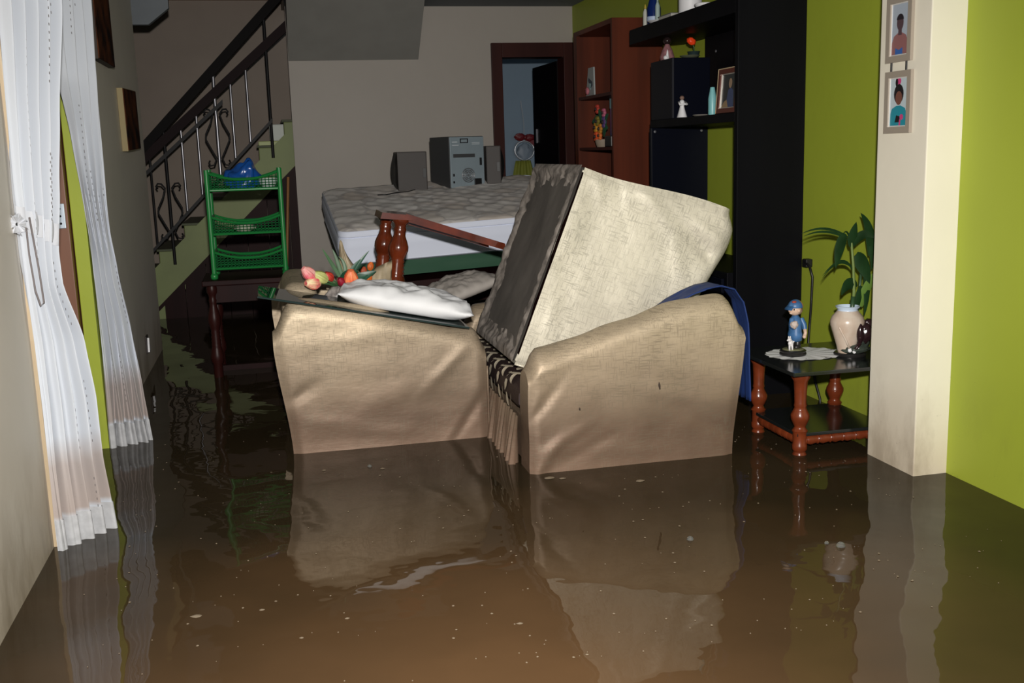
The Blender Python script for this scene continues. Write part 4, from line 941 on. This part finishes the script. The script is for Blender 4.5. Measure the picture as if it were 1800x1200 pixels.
grid(bm, lambda u, v: Vector((.006 + .032 * math.cos(-.9 + .85 * u) * math.cos(v * 1.2), -.002 + .030 * math.sin(-.9 + .85 * u) * math.cos(v * 1.2), .1955 + .031 * math.sin(v * 1.2))), 8, 8)
o = obj('cap_panel', bm, M('figurine_orange', (.60, .28, .08), .5), cp_, smooth=True); o['label'] = 'orange panel of the blue cap'
obj('badge', ball(bmesh.new(), (-.008, -.018, .219), (.010, .007, .005), 2), M('figurine_red', (.40, .05, .02), .5), cp_, smooth=True)
bm = bmesh.new(); ball(bm, (-.022, -.022, .052), (.012, .008, .015), 2); ball(bm, (-.030, -.026, .068), (.009, .008, .008), 2); ball(bm, (-.038, -.028, .066), (.005, .004, .004), 2)
ball(bm, (-.026, -.024, .076), (.003, .003, .007), 2); ball(bm, (-.032, -.022, .076), (.003, .003, .007), 2)
for dx in (-.030, -.018): tube(bm, [(dx, -.026, .05), (dx, -.028, .024)], .004, 8)
tube(bm, [(-.012, -.02, .052), (-.004, -.022, .066)], .003, 6); o = obj('dog', bm, M('figurine_white', (.68, .66, .66), .5), t, smooth=True); o['label'] = 'small white dog'
# vase with dark moulded figure
t = thing('vase', 'cream ceramic vase with a dark glossy bird moulded on its side', 'vase', (2.232, 3.715, .3455))
CV = M('cream_glaze_vase', (.62, .53, .44), .3, col2=(.52, .40, .31), vscale=22, vstretch=(1, 1, .5))
obj('foot', lathe(bmesh.new(), [(0, 0), (.062, 0), (.064, .008), (.060, .013), (0, .013)], (.01, 0, 0), (0, 0, 1), 32), BKG, t, smooth=True, ang=40)
obj('body', lathe(bmesh.new(), [(0, .012), (.034, .013), (.036, .022), (.040, .04), (.054, .085), (.066, .125), (.067, .142), (.060, .160), (.044, .178), (.040, .184)], (-.005, 0, 0), (0, 0, 1), 36), CV, t, smooth=True, ang=60)
obj('rim', lathe(bmesh.new(), [(.040, .184), (.039, .190), (.047, .197), (.048, .201), (.044, .202), (.035, .192), (.034, .14)], (-.005, 0, 0), (0, 0, 1), 32), M('pale_blue_glaze', (.55, .66, .80), .3), t, smooth=True, ang=60)
bm = bmesh.new(); tube(bm, [(-.015 - .005, -.052, .03), (-.04, -.050, .075), (-.058, -.032, .12), (-.055, -.028, .145)], .004, 8); obj('handle_relief', bm, CV, t, smooth=True)
bm = bmesh.new()
ball(bm, (.016, -.062, .095), (.014, .014, .042), 3); ball(bm, (.048, -.052, .095), (.026, .022, .040), 3, jit=.2); ball(bm, (.066, -.040, .130), (.022, .018, .022), 3, jit=.2)
ball(bm, (.090, -.044, .138), (.016, .013, .014), 3); lathe(bm, [(.006, 0), (.004, .012), (.0, .022)], (.100, -.050, .138), (.8, -.3, -.3), 8)
tube(bm, [(.016, -.062, .06), (.0, -.058, .035), (-.008, -.05, .025)], [.010, .007, .004], 8); obj('bird', bm, M('dark_glossy_glaze', (.022, .010, .012), .15), t, smooth=True)
bm = bmesh.new(); ball(bm, (.02, -.02, .030), (.058, .045, .020), 3, jit=.4); ball(bm, (.045, -.02, .06), (.035, .035, .035), 3, jit=.3); obj('rock', bm, M('green_grey_glaze', (.06, .075, .062), .25, var=.5, vscale=30), t, smooth=True)
bm = bmesh.new(); ball(bm, (-.020, -.050, .030), (.009, .008, .010), 2); ball(bm, (-.004, -.056, .026), (.008, .008, .011), 2); ball(bm, (.012, -.056, .034), (.011, .006, .008), 2); obj('white_buds', bm, WHITEP, t, smooth=True)
# plant in the vase
t = thing('plant', 'lucky bamboo plant with drooping dark leaves growing out of the vase', 'plant', (2.245, 3.74, .50))
def wp(x, z, y=3.74): return Vector((x, y, z)) - t.location
STM = M('pale_green_stem', (.14, .20, .05), .4); LFM = M('plant_leaf_green', (.013, .042, .013), .3, var=.4, vscale=14)
obj('stem', tube(bmesh.new(), [wp(2.262, .49), wp(2.268, .60), wp(2.262, .70), wp(2.250, .80), wp(2.248, .84)], [.007, .007, .006, .005, .004], 8), STM, t, smooth=True)
obj('stem', tube(bmesh.new(), [wp(2.250, .48, 3.73), wp(2.256, .535, 3.73), wp(2.262, .58, 3.735)], [.011, .010, .009], 8), M('thick_cane', (.03, .07, .03), .35), t, smooth=True)
obj('stem', tube(bmesh.new(), [wp(2.285, .50, 3.76), wp(2.305, .60, 3.76), wp(2.31, .70, 3.76)], .006, 8), M('thick_cane', (.03, .07, .03), .35), t, smooth=True)
for (a, b_, c_, w) in (
    ((2.256, .76), (2.235, .87), (2.20, .835), .004), ((2.22, .835), (2.195, .79), (2.172, .70), .022), ((2.235, .82), (2.13, .885), (2.02, .845), .0045), ((2.235, .81), (2.14, .87), (2.03, .835), .0045),
    ((2.262, .68), (2.22, .775), (2.115, .675), .0045), ((2.262, .69), (2.20, .76), (2.115, .665), .004),
    ((2.250, .78), (2.253, .83), (2.257, .88), .020), ((2.250, .78), (2.30, .86), (2.345, .81), .018), ((2.335, .74), (2.345, .85), (2.275, .915), .020), ((2.335, .83), (2.36, .76), (2.33, .685), .020),
    ((2.270, .75), (2.305, .715), (2.325, .63), .030), ((2.275, .615), (2.24, .66), (2.20, .59), .024), ((2.30, .62), (2.285, .58), (2.27, .50), .014), ((2.315, .68), (2.335, .60), (2.305, .50), .014)):
    obj('leaf', blade(bmesh.new(), wp(*a), wp(*b_), wp(*c_, 3.72), w), LFM, t, smooth=True)
o = obj('leaf', blade(bmesh.new(), wp(2.30, .535), wp(2.315, .62), wp(2.365, .69, 3.72), .020), M('light_leaf_green', (.11, .20, .035), .35), t, smooth=True); o['label'] = 'light green leaf'
# cable and plug beside the black panel
t = thing('power_cable', 'black power cable hanging from a plug beside the tall black panel', 'cable', (2.45, 4.42, .64))
obj('plug', B(((-.035, -.02, -.02), (0, .02, .02)), bev=.006), M('black_plastic', (.008, .008, .009), .4), t)
obj('cord', tube(bmesh.new(), [(-.03, 0, .005), (-.03, -.045, -.01), (-.022, -.06, -.06), (-.018, -.045, -.2), (-.015, -.02, -.38), (-.018, -.10, -.55), (-.02, -.15, -.62), (-.02, -.16, -.70)], .006, 8), M('black_plastic', (.008, .008, .009), .4), t, smooth=True)

# ------------------------------------------------------------------ pictures on the pillar and on the cream wall
SILV = M('brushed_silver', (.36, .31, .255), .4, metal=.1); LIP = M('polished_lip', (.80, .79, .76), .35, metal=.3)
Mx = axes((0, -1, 0), (0, 0, 1), (-1, 0, 0), (2.189, 3.356, 1.576))
pA = rect_frame('framed_photo', 'silver frame with a photo of a person in pink and blue, on the pillar', Mx, .150, .222, .022, .012, SILV, LIP)
bm = bmesh.new(); z0 = .0042
poly(bm, [(-.06, -.095), (.06, -.095), (.06, .095), (-.06, .095)], z0, 0)
poly(bm, [(-.050, -.088), (.050, -.088), (.048, -.045), (.036, -.022), (.012, -.012), (-.012, -.012), (-.036, -.022), (-.048, -.045)], z0 + .0005, 1)
poly(bm, [(-.011, -.02), (.011, -.02), (.010, .005), (-.010, .005)], z0 + .0008, 2); poly(bm, ell(0, .022, .020, .027), z0 + .0010, 2)
poly(bm, ell(0, .032, .021, .020, 16, 0, PI), z0 + .0013, 3); poly(bm, [(-.026, -.09), (.018, -.09), (.018, -.062), (-.004, -.070), (-.026, -.062)], z0 + .0008, 4)
obj('photo_print', bm, [M('print_sky', (.36, .41, .48), .6, spec=.1), M('print_pink', (.27, .12, .12), .4), M('print_skin', (.085, .05, .06), .4), M('print_hair', (.02, .015, .02), .4), M('print_blue', (.04, .12, .38), .4)], pA, recalc=False)
bm = bmesh.new()
for x in (-.045, .045):
    tube(bm, [(x, -.111, .005), (x, -.142, .005)], .0035, 6); tube(bm, [(x, .111, .005), (x, .15, .005)], .0035, 6)
obj('hanger', bm, IRON, pA)
Mx = axes((0, -1, 0), (0, 0, 1), (-1, 0, 0), (2.189, 3.350, 1.327))
pB = rect_frame('framed_photo', 'silver frame with a photo of a child in turquoise, below another frame', Mx, .156, .214, .022, .012, SILV, LIP)
bm = bmesh.new()
poly(bm, [(-.06, -.09), (.06, -.09), (.06, .09), (-.06, .09)], z0, 0)
poly(bm, [(-.05, -.086), (.05, -.086), (.048, -.04), (.04, -.022), (.012, -.012), (-.012, -.012), (-.04, -.022), (-.048, -.04)], z0 + .0005, 1)
poly(bm, ell(0, .028, .029, .034), z0 + .0008, 3); poly(bm, ell(.001, .014, .020, .024), z0 + .0011, 2); poly(bm, ell(0, .072, .012, .012), z0 + .0006, 4); poly(bm, ell(-.014, .068, .008, .014), z0 + .0007, 3)
poly(bm, [(-.02, -.07), (.006, -.07), (.012, -.05), (-.012, -.045)], z0 + .0008, 3); poly(bm, ell(.020, -.052, .011, .010), z0 + .0009, 4); poly(bm, [(.004, -.084), (.014, -.084), (.016, -.06), (.008, -.06)], z0 + .0009, 4)
obj('photo_print', bm, [M('print_pale', (.46, .54, .58), .6, spec=.1), M('print_turquoise', (.02, .25, .33), .4), M('print_face', (.17, .07, .05), .4), M('print_black', (.012, .010, .012), .4), M('print_magenta', (.55, .06, .20), .4)], pB, recalc=False)
def canvas(label, yc, zc, w, h, seed, edge=(.30, .24, .12)):
    t = thing('painting', label, 'picture', (-.749, yc, zc))
    obj('canvas', B(((.0, -w / 2, -h / 2), (.030, w / 2, h / 2)), bev=.002), M('canvas_edge_%d' % seed, edge, .7), t)
    obj('painted_face', B(((.0301, -w / 2 + .004, -h / 2 + .004), (.034, w / 2 - .004, h / 2 - .004))), M('dark_painting_%d' % seed, (.12, .04, .018), .8, spec=.04, col2=(.015, .010, .010), vscale=7 + seed), t)
    return t
c1 = canvas('dark brown canvas hanging alone past the curtains, nearer the stairs', 6.22, 1.432, .56, .33, 1)
c1.rotation_euler = (.03, 0, 0)
canvas('dark brown canvas hung high and half hidden by the white curtain', 5.45, 1.885, .52, .43, 2, (.04, .028, .02))
t = thing('wall_socket', 'broken white wall socket near the water on the cream wall', 'socket', (-.749, 6.17, .175))
obj('plate', B(((0, -.045, -.05), (.008, .045, .05)), bev=.003), M('dark_socket_hole', (.03, .022, .02), .6), t)
obj('cover', prism(bmesh.new(), [(.008, -.02, -.045), (.008, .025, -.04), (.008, .018, .03), (.008, .0, .035), (.008, -.012, .0)], (.010, 0, 0)), WHITEP, t)

# ------------------------------------------------------------------ curtains
def curtain(label, rows, nf, seed, amp=.028):
    """rows: height, near edge x, y, far edge x, y; folds gather at the tie"""
    t = thing('curtain', label, 'curtain', (0, 0, 0))
    bm = bmesh.new()
    def at(z):
        for a, b_ in zip(rows, rows[1:]):
            if b_[0] <= z <= a[0]:
                q = (a[0] - z) / (a[0] - b_[0]); q = q * q * (3 - 2 * q) * .35 + q * .65
                return [a[k] + (b_[k] - a[k]) * q for k in range(1, 5)]
        return rows[-1][1:]
    ztop_, zbt = rows[0][0], rows[-1][0]
    def f(u, v):
        z = ztop_ + (zbt - ztop_) * v
        x0, y0, x1, y1 = at(z); ww = math.hypot(x1 - x0, y1 - y0)
        nx, ny = (y1 - y0) / ww, -(x1 - x0) / ww
        uu = u + .018 * nz(u * 6, z * 1.6, seed)
        ph = 2 * PI * nf * uu + 1.2 * nz(z * .8, seed, 1)
        am = amp * (.45 + .75 * min(1, ww / .28)) * (.35 if u < .02 or u > .98 else 1)
        o = am * (math.sin(ph) + .35 * math.sin(2.1 * ph + 1.3 + z)) + .008 * nz(u * 14, z * 2, seed + 5)
        return Vector((x0 + (x1 - x0) * uu + nx * o, y0 + (y1 - y0) * uu + ny * o, z))
    grid(bm, f, 150, 90)
    o = obj('drape', bm, VOILE, t, smooth=True, recalc=False)
    # rows of small punched eyelets and the stitched hem
    bm = bmesh.new(); rr = random.Random(seed)
    for u in (.30, .52, .72, .90):
        for k0 in range(4):
            v0 = rr.uniform(.02, .9)
            for k in range(9):
                p = f(u, min(.97, v0 + k * .011)); q = f(u + .01, min(.97, v0 + k * .011)); tn = (q - p).normalized(); n = tn.cross(Vector((0, 0, 1))).normalized()
                if n.y > 0: n = -n
                p = p + n * .0015
                a = [bm.verts.new(p + tn * dx + Vector((0, 0, dz))) for dx, dz in ((-.0012, -.004), (.0012, -.004), (.0012, .004), (-.0012, .004))]; bm.faces.new(a)
    e = obj('eyelets', bm, M('eyelet_dark_thread', (.12, .11, .11), .8), o, recalc=False); e['kind'] = 'stuff'  # eyelets drawn as dark grey slivers just off the cloth
    bm = bmesh.new()
    def hm(u, v):
        p = f(u, (ztop_ - (.10 - .125 * v)) / (ztop_ - zbt)); q = f(min(1, u + .01), .97); p0 = f(max(0, u - .01), .97); tn = (q - p0); n = Vector((tn.y, -tn.x, 0)).normalized()
        return p + n * .0035
    grid(bm, hm, 150, 3); h = obj('hem', bm, M('hem_white', (.50, .51, .53), .8, var=.2, vscale=30), o, smooth=True, recalc=False)
    return t, f
c1, f1 = curtain('white voile curtain nearest the camera, tied back by a ruffle, its hem in the flood', [(2.2, -.738, 3.40, -.60, 3.66), (1.68, -.738, 3.42, -.61, 3.60), (1.35, -.737, 3.375, -.632, 3.52), (1.12, -.737, 3.348, -.650, 3.485), (.93, -.737, 3.352, -.668, 3.46), (.84, -.737, 3.362, -.662, 3.45), (.65, -.737, 3.385, -.625, 3.50), (.46, -.736, 3.380, -.605, 3.50), (.27, -.736, 3.372, -.600, 3.49), (.10, -.735, 3.36, -.600, 3.53), (-.03, -.735, 3.365, -.600, 3.56)], 4.5, 3)
c2, f2 = curtain('white voile curtain on the far side of the doorway, beside the dark canvas', [(2.2, -.742, 4.27, -.635, 4.60), (1.80, -.742, 4.27, -.638, 4.55), (1.53, -.742, 4.26, -.640, 4.52), (1.30, -.742, 4.42, -.645, 4.53), (1.00, -.742, 4.55, -.655, 4.56), (.92, -.742, 4.585, -.658, 4.59), (.75, -.742, 4.61, -.640, 4.56), (.50, -.742, 4.62, -.612, 4.58), (.25, -.742, 4.60, -.590, 4.60), (.10, -.742, 4.585, -.582, 4.63), (-.03, -.742, 4.575, -.575, 4.66)], 4.0, 9, .022)
def ruffle(par, f, v, u0, m_):
    bm = bmesh.new(); c = f(u0, v) + Vector((.0, -.03, 0))
    for k in range(7):
        a = 2 * PI * k / 7 + .3; d = Vector((math.cos(a) * .8, -.35, math.sin(a))).normalized(); s = Vector((-math.sin(a), -.2, math.cos(a))).normalized()
        grid(bm, lambda u, w: c + d * (.005 + (.022 + .014 * math.sin(k * 2.7)) * w) + s * (u - .5) * (.012 + .042 * w) + Vector((0, -.014 * math.sin(u * 9 + 2 * k), .012 * math.sin(k * 4.1))) * w, 8, 5)
    o = obj('ruffle', bm, m_, par, smooth=True)
    bm = bmesh.new()
    def band(u, w):
        p = f(u, v + .030 * (w - .5) + .030 * (u - .3)); q = f(min(1, u + .02), v); r = f(max(0, u - .02), v); tn = q - r; n = Vector((tn.y, -tn.x, 0)).normalized()
        return p + n * (.003 + .004 * math.sin(w * PI))
    grid(bm, band, 30, 5); obj('tie_band', bm, m_, par, smooth=True)
TIE = M('tie_white', (.52, .54, .58), .8, bump=.3, bscale=40)
ruffle(c1, f1, (2.2 - 1.03) / 2.23, .12, TIE)
bm = bmesh.new(); p = f1(.22, (2.2 - 1.02) / 2.23) + Vector((.012, -.05, 0))
tube(bm, [p, p + Vector((.0, 0, -.08)), p + Vector((.006, 0, -.19)), p + Vector((.016, 0, -.235)), p + Vector((.026, 0, -.225)), p + Vector((.022, 0, -.12)), p + Vector((.012, 0, .03))], .0028, 6)
obj('cord', bm, M('grey_cord', (.16, .14, .14), .7), c1, smooth=True)


# ------------------------------------------------------------------ bubbles and floating specks on the flood
m, nt, b = newmat('bubble_film'); b.inputs['Base Color'].default_value = (.75, .78, .75, 1); b.inputs['Roughness'].default_value = .03; b.inputs['Transmission Weight'].default_value = .9; b.inputs['IOR'].default_value = 1.2
BUB = m
def bubble(x, y, r, label):
    bm = bmesh.new(); bmesh.ops.create_icosphere(bm, subdivisions=3, radius=r)
    bmesh.ops.bisect_plane(bm, geom=bm.verts[:] + bm.edges[:] + bm.faces[:], plane_co=(0, 0, 0), plane_no=(0, 0, 1), clear_inner=True)
    o = obj('bubble', bm, BUB, smooth=True); o.location = (x, y, .0005); tag(o, label, 'bubble', 'bubbles on the flood water')
bubble(1.598, 2.667, .014, 'clear bubble on the water, the biggest one, out in front of the pillar')
bubble(1.192, 2.853, .011, 'clear bubble on the water off the loveseat, out in its reflection')
bubble(.306, 3.943, .009, 'clear bubble floating close to the first armchair')
bubble(1.57, 2.70, .007, 'tiny clear bubble clinging to the biggest bubble')
bm = bmesh.new(); rr = random.Random(5)
def speck(x, y, r, el=1.):
    n = 8; a0 = rr.uniform(0, 6); vs = [bm.verts.new((x + r * math.cos(a0 + 2 * PI * k / n) * rr.uniform(.7, 1.2), y + r * el * math.sin(a0 + 2 * PI * k / n) * rr.uniform(.7, 1.2), .0012)) for k in range(n)]
    c = bm.verts.new((x, y, .0028 + r * .15))
    for k in range(n): bm.faces.new((vs[k], vs[(k + 1) % n], c))
for k in range(420):
    y = 2.2 + 2.6 * rr.random() ** 1.3; x = rr.uniform(-.6 + .0 * y, 2.1)
    if y > 3.5 and .85 < x < 1.75 or y > 4.1 and x > 0: continue
    speck(x, y, rr.choice((.0012, .0015, .002, .002, .003, .004)))
for (x, y, r) in ((-.271, 2.732, .016), (-.10, 2.72, .008), (.0, 2.52, .006), (.12, 2.60, .007), (1.243, 3.444, .018), (.936, 3.582, .022), (.98, 3.56, .014), (.35, 3.9, .011), (.13, 3.95, .010), (.55, 2.44, .009)): speck(x, y, r, .7)
tag(obj('foam_specks', bm, M('dirty_foam', (.24, .19, .135), .5), smooth=True), 'pale foam flecks scattered over the brown flood water', 'foam', kind='stuff')

# two dark flecks of debris stuck on the loveseat's side
for (x, z, h, w) in ((1.395, .302, .030, .004), (1.077, .238, .012, .003)):
    o = obj('debris_fleck', ball(bmesh.new(), (0, 0, 0), (w, .003, h / 2), 2, jit=.5), M('debris_brown', (.035, .022, .015), .8), smooth=True)
    o.location = (x, 3.640, z); o.rotation_euler = (0, -.15, 0)
    tag(o, 'dark sliver of debris stuck on the loveseat side, the longer one' if h > .02 else 'tiny dark speck of debris stuck low on the loveseat side', 'debris', 'debris stuck on the loveseat')
GROUPS = {'armchair': 'gold-covered armchairs piled together', 'curtain': 'voile curtains of the doorway', 'loudspeaker': 'loudspeakers of the stereo',
          'candle': 'candles on the top black shelf', 'painting': 'dark canvases on the cream wall', 'cushion': 'tan cushions behind the flowers', 'saucer': 'saucers on the black shelves'}
for o in list(bpy.data.objects):
    base = o.name.split('.')[0]
    if o.parent is None and base in GROUPS and 'group' not in o: o['group'] = GROUPS[base]
